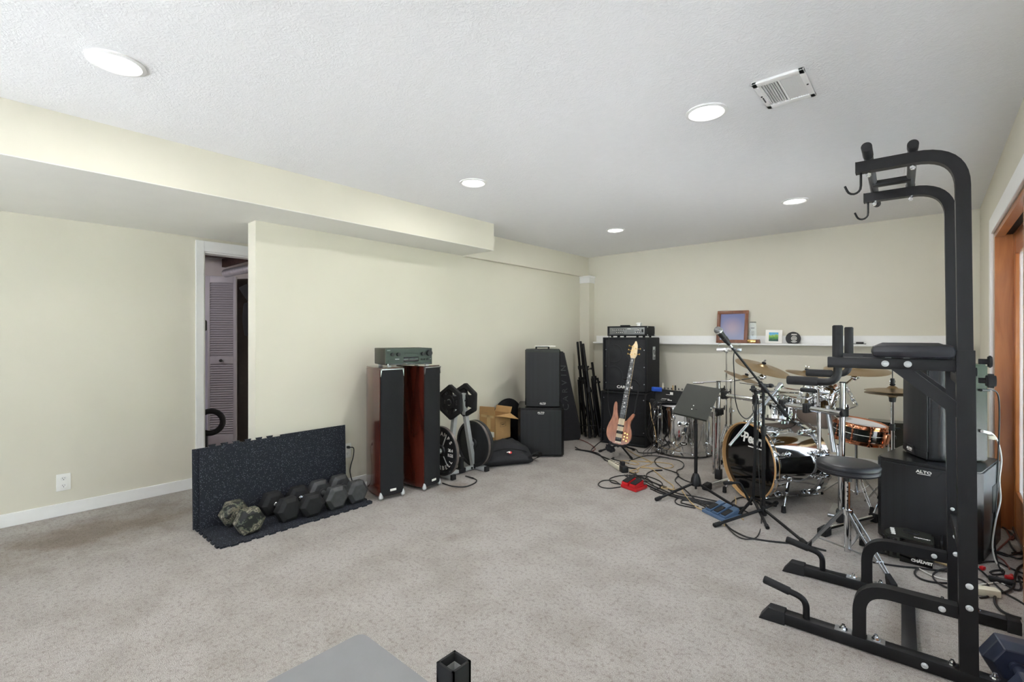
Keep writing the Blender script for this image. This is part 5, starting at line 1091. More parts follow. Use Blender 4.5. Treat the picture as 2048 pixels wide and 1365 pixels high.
# ---- snare
sc_ = T(1716, 862, 3.72); sax = (UP*.965+RT*.16-VW(1716)*.12).normalized()
st = thing('snare_drum', 'black snare drum with polished copper hoops and tube lugs', 'drum', sc_)
R, dp = .170, .135; fr = frame(sc_-sax*dp/2, sax)
g = MB(); g.lathe([(R-.006, .008), (R-.003, .010), (R-.003, dp-.010), (R-.006, dp-.008)], fr, 64); sh = part('shell', g, M_['snarek'], st, world=True)
g = MB(); g.lathe([(R-.0025, dp*.5-.0022), (R-.0018, dp*.5), (R-.0025, dp*.5+.0022)], fr, 64); part('inlay_stripe', g, M_['label'], sh, world=True)
for z, s in ((.0, -1), (dp, 1)):
    g = MB(); g.lathe([(R-.001, z-s*.022), (R+.014, z-s*.020), (R+.010, z-s*.012), (R+.010, z+s*.006), (R+.004, z+s*.010), (R-.002, z+s*.006), (R-.001, z-s*.022)], fr, 64); part('hoop', g, M_['copper'], st, world=True)
g = MB(); g.lathe([(0, dp+.001), (R+.002, dp)], fr, 48); part('batter_head', g, M_['coated'], st, world=True)
g = MB(); g.lathe([(0, .0), (R+.002, 0)], fr, 48); part('snare_head', g, M_['clear'], st, world=True)
for k in range(10):
    M0 = fr @ Rz(k*PI/5+.2); g = MB(); g.cyl(M0 @ V((R+.010, 0, -.008)), M0 @ V((R+.010, 0, dp+.008)), .0045, n=10)
    for z in (dp*.28, dp*.72): g.cyl(M0 @ V((R-.006, 0, z)), M0 @ V((R+.012, 0, z)), .008, n=10); g.sphere(M0 @ V((R+.010, 0, z)), .009, n=10)
    for z in (-.004, dp+.004): g.box((R+.010, 0, z), (.016, .02, .012), M0, .003)
    part('tube_lug', g, M_['copper'], st, world=True)
g = MB(); M0 = fr @ Rz(-.35); g.box((R+.02, 0, dp*.45), (.03, .06, .075), M0, .006); part('strainer', g, M_['copper'], st, world=True)
g = MB(); M0 = fr @ Rz(.15); g.box((R+.04, 0, dp*.5), (.05, .04, .03), M0, .006); part('strainer_lever', g, M_['plk'], st, world=True)
sb = V((sc_.x-.01, sc_.y, 0)); ss = boomstand('short chrome stand with a basket under the snare drum', sb, sc_.z-.09, None, (1.0, 3.0, 5.2), .013, .25, .24)
for a in (.3, 2.4, 4.5):
    u = V((math.cos(a), math.sin(a), 0)); c0 = sb+V((0, 0, sc_.z-.11)); e = c0+u*.15+V((0, 0, .035)); rod(ss, [c0, e, e+u*.01+V((0, 0, .03))], .006, nm='basket_arm')
g = MB(); g.cyl(T(1680, 892, 3.5), T(1680, 935, 3.5), .022, n=16); g.cyl(T(1680, 890, 3.5), T(1680, 899, 3.5), .028, n=16, bev=.003); ch = thing('pedal_post', 'short chrome pedal upright beside the rack post', 'drum pedal', G(1680, 1000, 0)); part('post', g, M_['chrome'], ch, world=True)
pb_ = T(1680, 935, 3.5); g = MB(); g.cyl((pb_.x, pb_.y, .02), pb_, .012, n=12); g.box((pb_.x, pb_.y, .012), (.12, .3, .022), bev=.006); part('footboard', g, M_['steel'], ch, world=True)
fl = T(1780, 862, 4.55); g = MB(); g.cyl((fl.x, fl.y, fl.z-.13), (fl.x, fl.y, fl.z+.10), .17, n=40, bev=.004); ft = thing('floor_tom', 'dark floor drum half hidden behind the snare drum', 'drum', (fl.x, fl.y, 0)); part('shell', g, M_['snarek'], ft, world=True)
for a in (.5, 2.6, 4.7): rod(ft, [(fl.x+.17*math.cos(a), fl.y+.17*math.sin(a), fl.z), (fl.x+.185*math.cos(a), fl.y+.185*math.sin(a), .0)], .007, nm='leg')
# ---- throne
tp = V((-.362, 3.40, 0)); tt = thing('drum_throne', 'round black drum throne on a chrome double braced tripod', 'stool', tp)
z = .498; g = MB(); g.lathe([(0, z), (.14, z), (.153, z+.006), (.157, z+.018), (.153, z+.026), (.157, z+.034), (.160, z+.048), (.152, z+.060), (.13, z+.065), (0, z+.067)], Matrix.Translation(tp), 64); s0 = part('seat', g, M_['vinyl'], tt, world=True, ang=60)
g = MB(); g.torus(tp+V((0, 0, z+.027)), UP, .1535, .003, 64, 6); part('piping', g, M_['vinyl'], s0, world=True)
g = MB(); g.lathe([(0, z), (.05, z-.002), (.05, z-.016), (.022, z-.03), (.022, z-.05), (0, z-.05)], Matrix.Translation(tp), 24); part('seat_clamp', g, M_['plk'], tt, world=True)
g = MB(); g.cyl(tp+V((0, 0, .26)), tp+V((0, 0, z-.02)), .0135, n=18); up_ = part('height_tube', g, M_['chrome'], tt, world=True)
g = MB(); u = (V((0, 0, 0))-tp).normalized(); u.z = 0
for k in range(7): q = tp+V((0, 0, .285+k*.026))+V((u.x, u.y, 0))*.0128; g.cyl(q, q+V((u.x, u.y, 0))*.0015, .0042, n=10)
part('height_holes', g, M_['dark'], up_, world=True)
g = MB(); g.cyl(tp+V((0, 0, .035)), tp+V((0, 0, .265)), .0175, n=20); g.cyl(tp+V((0, 0, .25)), tp+V((0, 0, .285)), .026, n=20, bev=.003); part('base_tube', g, M_['chrome'], tt, world=True)
for e in (G(1615, 1100, 0), G(1789, 1178, 0), G(1727, 1092, 0)):
    e = V((e.x, e.y, .02)); d_ = (e-tp); d_.z = 0; d_.normalize(); w = V((-d_.y, d_.x, 0)); tpp = tp+d_*.03+V((0, 0, .265)); e2 = tp+d_*min((e-tp).length, .33)+V((0, 0, .02))
    for s in (-1, 1):
        g = MB(); g.rect([tpp+w*s*.012, tpp+(e2-tpp)*.35+w*s*.016, e2+w*s*.004], .005, .014, up=d_); lg = part('leg', g, M_['steel'], tt, world=True)
    kn = tpp+(e2-tpp)*.72; g = MB(); g.rect([tp+d_*.018+V((0, 0, .055)), kn], .004, .016, up=w); g.cyl(kn-w*.02, kn+w*.02, .006, n=10); part('brace', g, M_['steel'], tt, world=True)
    g = MB(); dq = (e2-tpp).normalized(); g.hull([e2+dq*.02+w*s*.018+V((0, 0, zz)) for s in (-1, 1) for zz in (.0, .012)]+[e2-dq*.04+w*s*.014+V((0, 0, zz)) for s in (-1, 1) for zz in (-.01, .012)]+[V((e2.x, e2.y, .001))+w*s*.018-d_*.02 for s in (-1, 1)], .004); part('rubber_foot', g, M_['rubk'], tt, world=True)
# ================================================================== RED BUCKET
m = MB(); rp = T(1428, 895, 5.55); c = Matrix.Translation((rp.x, rp.y, 0)); m.lathe([(0, .004), (.050, .004), (.054, .01), (.064, .262), (.069, .270), (.063, .277), (.060, .265), (.049, .02), (0, .02)], c, 32)
solo('red_bucket', 'red plastic bucket behind the left rack post', 'bucket', m, M_['redp'])
# ================================================================== MICROPHONE STAND
mb_ = V((-.883, 3.706, 0)); ms = thing('microphone_stand', 'black boom microphone stand in front of the bass drum', 'microphone stand', mb_)
zt = 1.3-(772-CY)/FPX*mb_.dot(FW)
g = MB(); g.cyl(mb_+V((0, 0, .06)), mb_+V((0, 0, .62)), .0125, n=16); g.cyl(mb_+V((0, 0, .6)), mb_+V((0, 0, zt)), .009, n=14); part('pole', g, M_['metalk'], ms, world=True)
g = MB(); g.cyl(mb_+V((0, 0, .60)), mb_+V((0, 0, .66)), .0175, n=14, bev=.003); part('pole_clutch', g, M_['plk'], ms, world=True)
g = MB(); g.cyl(mb_+V((0, 0, .03)), mb_+V((0, 0, .10)), .022, n=14, bev=.004); part('hub', g, M_['plk'], ms, world=True)
for e in (G(1430, 1055, 0), G(1612, 1093, 0), G(1553, 1010, 0)):
    d_ = (e-mb_); d_.z = 0; Lq = min(max(d_.length, .3), .46); d_.normalize(); e = mb_+d_*Lq+V((0, 0, .014)); s_ = mb_+V((0, 0, .075)); dq = (e-s_).normalized()
    g = MB(); g.tube([s_, e], .010, 10); lg = part('leg', g, M_['metalk'], ms, world=True); g = MB(); g.cyl(e-dq*.05, e+dq*.012, .0145, n=12, bev=.005); part('rubber_foot', g, M_['rubk'], lg, world=True)
    g = MB(); g.sphere(s_+dq*.03+V((0, 0, .011)), .004, n=8); part('rivet', g, M_['steel'], lg, world=True)
pA, pB = T(1447, 675, 3.22), T(1576, 836, 3.40); piv = T(1523, 770, mb_.dot(FW)); 
g = MB(); g.cyl(pA, pB, .0078, n=12); bm = part('boom', g, M_['metalk'], ms, world=True)
g = MB(); g.cyl(T(1519, 765, 3.32), T(1535, 785, 3.345), .0155, n=14, bev=.004); g.cyl(T(1556, 811, 3.37), T(1574, 833, 3.40), .016, n=14, bev=.004); part('boom_grip', g, M_['plk'], bm, world=True)
g = MB(); g.cyl(T(1569, 828, 3.39), T(1588, 846, 3.42), .006, .004, 10); part('boom_tail', g, M_['plk'], bm, world=True)
pv = V((mb_.x, mb_.y, zt)); g = MB(); g.cyl(pv-V((0, 0, .05)), pv+V((0, 0, .015)), .016, n=14, bev=.004); g.cyl(pv-RT*.03, pv+RT*.035, .013, n=14, bev=.003); g.sphere(pv+RT*.05, .016, (1.4, 1, 1), 10); part('swivel', g, M_['plk'], ms, world=True)
mk = thing('microphone', 'silver headed vocal microphone clipped to the end of the boom', 'microphone', T(1435, 660, 3.2))
hA, hB = T(1436, 661, 3.20), T(1464, 696, 3.235); dm = (hB-hA).normalized(); fr = frame(hA, dm)
g = MB(); g.sphere((0, 0, 0), .0255, (1, 1, 1.0), 20, fr); part('grille_ball', g, M_['mesh'], mk, world=True)
g = MB(); g.lathe([(.0245, .006), (.0265, .008), (.0265, .014), (.0245, .016)], fr, 24); part('grille_band', g, M_['chrome'], mk, world=True)
g = MB(); g.lathe([(.024, .012), (.0215, .03), (.0165, .10), (.0125, .135), (0, .135)], fr, 24); part('handle', g, M_['plk'], mk, world=True)
g = MB(); g.lathe([(.0105, .133), (.0105, .160), (0, .16)], fr, 16); part('connector', g, M_['steel'], mk, world=True)
g = MB(); g.lathe([(.010, .16), (.007, .19), (.004, .2), (0, .2)], fr, 12); part('cable_boot', g, M_['plk'], mk, world=True)
g = MB(); g.lathe([(.019, .07), (.021, .072), (.019, .105), (.017, .107)], fr, 16); g.tube([fr @ V((0, 0, .09)), pA], .008, 8); part('clip', g, M_['plk'], ms, world=True)
m = MB(); m.tube([fr @ V((0, 0, .195)), T(1467, 720, 3.24), T(1469, 760, 3.26), T(1470, 795, 3.28), T(1478, 825, 3.31), T(1493, 838, 3.33), T(1507, 825, 3.34), T(1514, 800, 3.345), T(1517, 815, 3.345), T(1516, 900, 3.34), T(1520, 980, 3.34), G(1523, 1040, .012), G(1517, 1070, .006), G(1502, 1079, .006), G(1480, 1076, .006), G(1462, 1063, .006), G(1450, 1048, .006)], .0036, 8, 8)
solo('microphone_cable', 'black cable looping from the microphone down its stand to the carpet', 'cable', m, M_['cablek'])
# ---- empty guitar stand
gb = G(1506, 1024, 0); gs = thing('guitar_stand', 'empty black tubular guitar stand beside the microphone stand', 'guitar stand', gb); gd = gb.dot(FW)
topz = 1.3-(778-CY)/FPX*gd
g = MB(); g.tube([gb+V((0, 0, .09)), gb+V((0, 0, .4))+RT*.015, V((gb.x, gb.y, topz-.02))+RT*.02], .0115, 12); part('upright', g, M_['metalk'], gs, world=True)
g = MB(); tq = V((gb.x, gb.y, topz)); g.box(tq+RT*.0, (.028, .03, .05), bev=.010); g.tube([tq+RT*.02, tq+RT*-.02-FW*.05, tq-RT*.05-FW*.06], .008, 8); g.tube([tq, tq+RT*.01-FW*.05+V((0, 0, -.02)), tq+RT*.05-FW*.06], .008, 8); part('neck_rest', g, M_['plk'], gs, world=True)
for pts in (((1447, 967, gd+.02), (1480, 966, gd+.02), (1496, 997, gd), (1503, 1010, gd)), ((1466, 1018, gd-.05), (1490, 1016, gd-.05), (1500, 1006, gd-.02), (1503, 995, gd))):
    g = MB(); g.tube(fillet([T(*p) for p in pts], .03, 5), .0095, 10); ca = part('cradle_arm', g, M_['metalk'], gs, world=True)
    g = MB(); a, b = T(*pts[0]), T(*pts[1]); g.cyl(a, a+(b-a)*.55, .0125, n=12, bev=.004); part('foam_sleeve', g, M_['rubk'], ca, world=True)
for e in (G(1535, 1056, .012), G(1478, 1030, .012), V((gb.x+.10, gb.y+.22, .012))):
    s_ = gb+V((0, 0, .10)); g = MB(); g.tube([s_, e], .010, 10); lg = part('leg', g, M_['metalk'], gs, world=True); dq = (e-s_).normalized(); g = MB(); g.cyl(e-dq*.03, e+dq*.006, .013, n=12, bev=.003); part('rubber_foot', g, M_['rubk'], lg, world=True)
m = MB(); q = tq+V((0, 0, -.10)); m.tube([q+RT*-.0-FW*.02, q+RT*-.012-FW*.022+V((0, 0, -.03)), q+RT*-.008-FW*.022+V((0, 0, -.07)), q+RT*.004-FW*.022+V((0, 0, -.05)), q-FW*.02], .003, 6, 5); solo('cord_loop', 'small cord loop hanging from the empty guitar stand', 'cord', m, M_['cablek'])
# ================================================================== POWER TOWER
TW = Matrix.Translation((.10, 2.74, 0)) @ Rz(math.radians(2))
pt = thing('power_tower', 'black steel power tower with pull-up bars and dip handles in the right foreground', 'exercise machine', M=TW)
K = M_['metalk']; Y0, Y1 = -.28, .28
def cap(parent, x, y, z, s=-1, r=.011):
    g = MB(); g.lathe([(0, .005), (r*.6, .005), (r, .002), (r, 0)], frame((x, y+s*.001, z), (0, s, 0)), 20); g.lathe([(r*.5, .0052), (r*.45, .007), (0, .007)], frame((x, y+s*.001, z), (0, s, 0)), 16); return part('bolt_cap', g, M_['silver'], parent)
def nut(parent, x, y, z):
    g = MB(); g.cyl((x, y, z), (x, y, z+.012), .0105, n=6); g.cyl((x, y, z), (x, y, z+.020), .006, n=10); g.cyl((x, y, z), (x, y, z+.003), .015, n=16); return part('bolt_nut', g, M_['chrome'], parent)
for yy, s in ((Y0, -1), (Y1, -1)):
    xe = .205
    g = MB(); g.boxz(-.63, xe, yy-.025, yy+.025, .004, .052, .003); bb = part('base_tube', g, K, pt)
    g = MB(); g.hull([(-.705, yy+q, .0) for q in (-.035, .035)]+[(-.69, yy+q, .012) for q in (-.034, .034)]+[(-.665, yy+q, .058) for q in (-.027, .027)]+[(-.60, yy+q, z) for q in (-.029, .029) for z in (0, .057)], .004); part('foot_cap', g, M_['rubk'], bb)
    g = MB(); g.boxz(xe-.04, xe+.005, yy-.029, yy+.029, 0, .056, .003); part('end_cap', g, M_['rubk'], bb)
    # main upright: sleeve + bent upper tube
    g = MB(); g.rect([(0, yy, .05), (-.010, yy, 1.245)], .052, .052, up=(0, 1, 0)); sl = part('upright_sleeve', g, K, pt)
    P = fillet([(-.010, yy, 1.24), (-.018, yy, 1.998), (-.340, yy, 1.998)], .14, 10)
    g = MB(); g.rect(P, .043, .043, up=(0, 1, 0)); ut = part('upright_arm', g, K, pt)
    g = MB(); g.box((-.341, yy, 1.998), (.004, .044, .044)); part('arm_end_cap', g, M_['rubk'], ut)
    # hook
    g = MB(); hp = [V((-.325, yy, 1.980)), V((-.325, yy, 1.925))]+[V((-.349+.024*math.cos(a), yy, 1.920-.026*math.sin(a))) for a in [k*PI/8 for k in range(1, 8)]]+[V((-.380, yy, 1.932))]; g.tube(hp, .0045, 8); part('hook', g, K, pt)
    # dip arm
    ay = yy
    g = MB(); g.boxz(-.44, -.026, ay-.02, ay+.02, 1.165, 1.21, .003); da = part('dip_arm', g, K, pt)
    pass
    g = MB(); g.boxz(-.29, -.036, ay-.055, ay+.055, 1.213, 1.266, .022); part('arm_pad', g, M_['vinyl'], pt, label='black padded armrest')
    g = MB(); g.cyl((-.405, ay, 1.205), (-.405, ay, 1.345), .0195, n=20, bev=.003); part('vertical_grip', g, M_['rubk'], da)
    g = MB(); g.tube(fillet([(-.405, ay, 1.20), (-.405, ay, 1.10), (-.585, ay, 1.10)], .075, 8), .016, 14); hb = part('dip_handle', g, K, pt)
    g = MB(); g.cyl((-.475, ay, 1.10), (-.595, ay, 1.10), .0195, n=20, bev=.003); part('handle_grip', g, M_['rubk'], hb)
    g = MB(); g.rect([(-.215, ay, 1.185), (-.02, ay, 1.010)], .044, .040, up=(0, 1, 0)); part('diagonal_brace', g, K, pt)
    # curved lower brace
    g = MB(); g.rect(fillet([(-.33, yy, .05), (-.33, yy, .262), (-.03, yy, .264)], .12, 10), .045, .045, up=(0, 1, 0)); lb = part('lower_brace', g, K, pt)
    for x in (-.385, -.275):
        g = MB(); g.boxz(x-.03, x+.03, yy-.02, yy+.02, .052, .056); part('brace_plate', g, M_['steel'], lb); nut(lb, x, yy, .056)
    nut(bb, -.045, yy, .052); nut(bb, .07, yy, .052)
    # push-up handle
    g = MB(); g.tube(fillet([(-.52, yy, .05), (-.52, yy, .135), (-.665, yy, .165)], .07, 8), .0135, 14); ph = part('push_up_handle', g, K, pt)
    g = MB(); d_ = V((-.145, 0, .03)).normalized(); e = V((-.69, yy, .170)); g.cyl(e, e-d_*.11, .0175, n=18, bev=.003); part('handle_grip', g, M_['rubk'], ph)
    cap(lb, -.075, yy-.0225, .263); cap(sl, 0, yy-.026, .295); cap(sl, 0, yy-.026, .375); cap(bb, -.125, yy-.025, .028)
    cap(da, -.245, ay-.02, 1.188, r=.0125); cap(da, -.175, ay-.02, 1.188, r=.0125); cap(sl, -.012, yy-.026, .50, r=.008) if yy > 0 else None
    g = MB(); g.cyl((.026, yy, 1.205), (.05, yy, 1.205), .010, n=12); g.cyl((.05, yy, 1.205), (.062, yy, 1.205), .022, n=20, bev=.003); part('adjust_pin', g, M_['rubk'], sl)
    g = MB(); g.cyl((.026, yy, 1.135), (.045, yy, 1.135), .010, n=12); g.cyl((.045, yy, 1.135), (.072, yy, 1.135), .026, n=12, bev=.006); part('lock_knob', g, M_['rubk'], sl)
for x, ye0, ye1 in ((-.300, -.425, .62), (-.160, -.345, .325)):
    g = MB(); g.cyl((x, ye0+.02, 2.036), (x, ye1-.02, 2.036), .0165, n=18); pbar = part('pull_up_bar', g, M_['iron'], pt, label='round pull-up bar')
    for ya, yb in ((ye0, ye0+.12 if x < -.2 else ye0+.05), (ye1-(.12 if x < -.2 else .03), ye1)):
        g = MB(); g.cyl((x, ya, 2.036), (x, yb, 2.036), .018, n=20, bev=.002); part('bar_grip', g, M_['rubk'], pbar)
    for yy in (Y0, Y1): g = MB(); g.cyl((x+.0, yy, 1.96), (x+.0, yy, 1.978), .010, n=6); g.cyl((x+.0, yy, 1.955), (x+.0, yy, 1.965), .006, n=8); part('bolt_nut', g, M_['chrome'], pbar)
g = MB(); g.boxz(-.300, -.160, .118, .162, 2.015, 2.040, .003); part('bar_spacer', g, K, pt)
g = MB(); g.boxz(-.195, -.145, Y0+.025, Y1-.025, .008, .046, .003); part('base_crossbar', g, K, pt)
for z_ in (.46, 1.12):
    g = MB(); g.boxz(-.02, .02, Y0+.026, Y1-.026, z_-.02, z_+.02, .003); part('upright_crossbar', g, K, pt)
# ================================================================== LED EFFECT LIGHT
lt = thing('stage_light', 'black stage effect light on the carpet in front of the right subwoofer', 'stage light', (-.085, 3.545, 0), math.radians(-1))
g = MB(); tp_ = [(-.10, .0), (.095, .0), (.105, .03), (.10, .17), (-.02, .20), (-.10, .15), (-.125, .08), (-.12, .03)]
g.prism(tp_, .010, .140, bev=.010); cs = part('casing', g, M_['recv'], lt)
g = MB(); g.prism([(-.045, .0), (.098, .0), (.098, .134), (-.045, .134)], -.002, .002, frame((0, -.003, 0), (0, -1, 0), (1, 0, 0)), .001); fpn = part('front_panel', g, M_['gloss'], lt)
g = MB()
for i in range(3):
    for j in range(3): g.box((-.116+i*.024, -.0005+(.03 if i == 0 else .006 if i == 1 else 0), .038+j*.036), (.019, .008, .029), bev=.003)
part('lenses', g, M_['scr'], lt)
g = MB(); fr = frame((.052, -.0055, .024), (0, -1, 0), (1, 0, 0)); g.text('CHAUVET', .0205, fr, .0006, bold=.0014, sx=1.0); g.box((-.004, .011, 0), (.016, .003, .001), fr)
part('logo', g, M_['label'], fpn, label='white logo lettering')
g = MB()
for k in range(5): g.sphere((-.02+k*.024, -.005, .068), .0025, n=8)
part('indicator', g, M_['label'], fpn)
g = MB(); fr = frame((.052, .045, .1405), (0, 0, 1), (1, 0, 0)); g.text('CHAUVET', .016, fr, .0004, bold=.0008)
for k in range(4): g.box((-.075-.004*k, .035+k*.03, .1405), (.02, .024, .001))
part('top_marking', g, M_['label'], cs)
g = MB(); g.torus((.0, .12, .141), (0, 0, 1), .035, .004, 24, 6); g.torus((.0, .12, .141), (0, 0, 1), .018, .003, 20, 6); part('fan_guard', g, M_['dark'], cs)
g = MB(); g.tube(fillet([(.10, .02, .08), (.135, .02, .08), (.135, .02, .15), (.135, .16, .15), (.135, .16, .08), (.10, .16, .08)], .02, 4), .006, 8); part('bracket', g, M_['metalk'], lt)
g = MB(); g.torus((-.13, .06, .015), (0, 0, 1), .035, .010, 24, 8); part('rubber_ring', g, M_['rubk'], lt)
# ================================================================== BENCH CORNER
bn = thing('weight_bench', 'grey padded weight bench corner at the bottom of the view', 'bench', (-.7, .6, 0))
g = MB(); poly = [(p.x, p.y) for p in fillet([(-.7, .455, 0), (-1.222, .455, 0), (-1.222, .745, 0), (-.15, .745, 0), (-.15, .455, 0), (-.7, .455, 0)], .035, 6)[:-1]]
g.prism(poly, .405, .455, bev=.012, seg=3); pd = part('pad', g, M_['bench'], bn, world=True)
g = MB(); g.prism([(x*1.0+(.006 if x > -.6 else -.004)*0, y) for x, y in poly], .398, .405); part('pad_board', g, M_['plk'], bn, world=True)
g = MB(); g.boxz(-1.0, -.2, .575, .625, .345, .398, .003); g.boxz(-.91, -.86, .42, .768, .345, .395, .003); part('frame_rail', g, M_['silver'], bn, world=True)
for x in (-.95, -.3):
    g = MB(); g.boxz(x-.025, x+.025, .575, .625, .03, .35, .003); g.boxz(x-.025, x+.025, .42, .78, .0, .045, .003); part('leg', g, M_['silver'], bn, world=True)
xp, yp = -.888, .795
g = MB()
def sq(x0, x1, z0, z1, s, w):
    for a, b, c, d in ((-s, s, -s, -s+w), (-s, s, s-w, s), (-s, -s+w, -s, s), (s-w, s, -s, s)): g.boxz(xp+a, xp+b, yp+c, yp+d, z0, z1)
sq(0, 0, 0, .47, .0255, .003); up_ = part('upright_post', g, M_['silver'], bn, world=True, label='silver square post')
g = MB(); sq(0, 0, .43, .492, .030, .0065); part('post_sleeve', g, M_['rubk'], bn, world=True, label='black square sleeve, open at the top')
# ================================================================== DUMBBELL AT THE RIGHT EDGE
dumbbell('blue black hex dumbbell with worn edges at the foot of the power tower', (.275, 2.335), (.235, 2.585), .092, M_['blueiron'], M_['blueiron'], zb=0.0, group='dumbbell by the power tower')
# ================================================================== THINGS ON THE LEDGE SHELF
SZ_ = 1.2165; SY = BY-.06
A, B = AY(1433, 686, 5.735), AY(1495, 686, 5.735); w = (B-A).length; h = .375
pf = thing('picture_frame', 'brown wooden picture frame leaning on the ledge shelf', 'picture frame', M=Matrix.Translation(((A.x+B.x)/2, 5.725, SZ_)) @ Matrix.Rotation(math.radians(-9), 4, 'X') @ Rz(math.radians(1.5)))
fw = .038; g = MB()
g.boxz(-w/2, w/2, -.008, .010, 0, fw, .004); g.boxz(-w/2, w/2, -.008, .010, h-fw, h, .004); g.boxz(-w/2, -w/2+fw, -.008, .010, fw*.9, h-fw*.9, .004); g.boxz(w/2-fw, w/2, -.008, .010, fw*.9, h-fw*.9, .004); part('wood_frame', g, M_['frameW'], pf)
photo = mat('blurred photo', rgb(150, 155, 180), .3); N, L, b = nodes(photo); tc = N.new('ShaderNodeTexCoord'); gr = N.new('ShaderNodeTexGradient'); gr.gradient_type = 'SPHERICAL'; mp = N.new('ShaderNodeMapping'); mp.inputs['Location'].default_value = (0, 0, -1.5); mp.inputs['Scale'].default_value = (8, 8, 8)
L.new(tc.outputs['Object'], mp.inputs[0]); L.new(mp.outputs[0], gr.inputs[0]); cr = N.new('ShaderNodeValToRGB'); E = cr.color_ramp.elements; E[0].position = 0; E[0].color = rgb(150, 156, 182); E[1].position = .75; E[1].color = rgb(190, 172, 178); L.new(gr.outputs[0], cr.inputs[0])
sx = N.new('ShaderNodeSeparateXYZ'); L.new(tc.outputs['Object'], sx.inputs[0]); m2 = N.new('ShaderNodeMapRange'); m2.inputs[1].default_value = .05; m2.inputs[2].default_value = .33; L.new(sx.outputs[2], m2.inputs[0])
mm = N.new('ShaderNodeMix'); mm.data_type = 'RGBA'; mm.blend_type = 'MULTIPLY'; mm.inputs[0].default_value = .9; c2 = N.new('ShaderNodeValToRGB'); E = c2.color_ramp.elements; E[0].color = rgb(245, 248, 255); E[1].color = rgb(176, 176, 214); L.new(m2.outputs[0], c2.inputs[0]); L.new(cr.outputs[0], mm.inputs[6]); L.new(c2.outputs[0], mm.inputs[7]); L.new(mm.outputs[2], b.inputs['Base Color'])
g = MB(); g.boxz(-w/2+fw-.003, w/2-fw+.003, .0, .004, fw-.003, h-fw+.003); part('photo', g, photo, pf, label='blurred blue grey portrait print')
A = AY(1507, 686, 5.74); aw = thing('award', 'clear acrylic award block on a small wooden base on the ledge shelf', 'trophy', (A.x, 5.74, SZ_))
g = MB(); g.hull([(x, y, z) for x, y, z in ((-.066, -.035, 0), (.066, -.035, 0), (-.066, .03, 0), (.066, .03, 0), (-.06, -.03, .042), (.06, -.03, .042), (-.06, .025, .042), (.06, .025, .042))], .002); part('base', g, M_['frameW'], aw)
g = MB(); g.box((-.012, -.0335, .022), (.085, .002, .030), bev=.001); part('plaque', g, M_['gold'], aw)
g = MB(); g.hull([(-.038, -.012, .042), (.032, -.012, .042), (-.038, .012, .042), (.032, .012, .042), (-.042, -.012, .225), (.030, -.012, .225), (-.038, .012, .24), (.026, .012, .24)], .003); part('acrylic_block', g, M_['acryl'], aw)
g = MB(); g.box((-.005, -.013, .168), (.036, .001, .006))
for k in range(4): g.box((-.005, -.013, .125-k*.014), (.032-.004*k, .001, .003))
g.box((-.006, .0, .234), (.062, .02, .006)); part('engraving', g, M_['iron'], aw)
A = AY(1548, 686, 5.74); cd = thing('disc_case', 'square white disc case with a blue and green picture on the ledge shelf', 'disc case', M=Matrix.Translation((A.x, 5.745, SZ_)) @ Matrix.Rotation(math.radians(-8), 4, 'X') @ Rz(math.radians(8)))
g = MB(); g.boxz(-.085, .075, -.004, .004, .002, .148, .002); cb = part('case', g, M_['label'], cd)
pic = mat('printed landscape', rgb(90, 140, 60), .4); N, L, b = nodes(pic); tc = N.new('ShaderNodeTexCoord'); sx = N.new('ShaderNodeSeparateXYZ'); L.new(tc.outputs['Object'], sx.inputs[0]); nz = N.new('ShaderNodeTexNoise'); nz.inputs['Scale'].default_value = 45; L.new(tc.outputs['Object'], nz.inputs['Vector']); ad = N.new('ShaderNodeMath'); ad.operation = 'MULTIPLY_ADD'; ad.inputs[1].default_value = .06; L.new(nz.outputs[0], ad.inputs[0]); L.new(sx.outputs[2], ad.inputs[2])
mr = N.new('ShaderNodeMapRange'); mr.inputs[1].default_value = .05; mr.inputs[2].default_value = .16; L.new(ad.outputs[0], mr.inputs[0]); cr = N.new('ShaderNodeValToRGB'); E = cr.color_ramp.elements; E[0].position = 0; E[0].color = rgb(20, 60, 66); E[1].position = 1; E[1].color = rgb(70, 160, 210)
for p, c_ in ((.2, rgb(34, 84, 60)), (.4, rgb(70, 140, 60)), (.62, rgb(150, 190, 80)), (.7, rgb(110, 180, 210))): k = E.new(p); k.color = c_
L.new(mr.outputs[0], cr.inputs[0]); L.new(cr.outputs[0], b.inputs['Base Color']); g = MB(); g.boxz(-.052, .038, -.0052, -.004, .024, .120); part('picture', g, pic, cd)
A = AY(1586, 686, 5.74); pk = thing('round_plaque', 'round black plaque with white print propped on the ledge shelf', 'plaque', M=Matrix.Translation((A.x, 5.742, SZ_)) @ Matrix.Rotation(math.radians(-8), 4, 'X') @ Rz(math.radians(6)))
g = MB(); R = .070; pl = [(R*math.cos(a), max(-R*.78, R*math.sin(a))) for a in [k*2*PI/48 for k in range(48)]]; g.prism(pl, -.012, .012, frame((0, 0, R*.78), (0, -1, 0), (1, 0, 0)), .003); pd_ = part('plaque_body', g, M_['gloss'], pk)
g = MB(); fr = frame((0.008, -.0125, R*.78), (0, -1, 0), (1, 0, 0)); g.torus(fr @ V((0, 0, 0)), (0, -1, 0), .024, .0022, 32, 6); g.torus(fr @ V((0, 0, 0)), (0, -1, 0), .016, .002, 28, 6); g.box((0, 0, 0), (.028, .004, .001), fr); g.box((0, 0, 0), (.004, .028, .001), fr); g.box((0, .043, 0), (.05, .008, .001), fr); g.box((-.0, .034, 0), (.055, .002, .001), fr); g.box((0, -.034, 0), (.052, .006, .001), fr); g.box((0, -.042, 0), (.03, .003, .001), fr); part('white_print', g, M_['label'], pk)
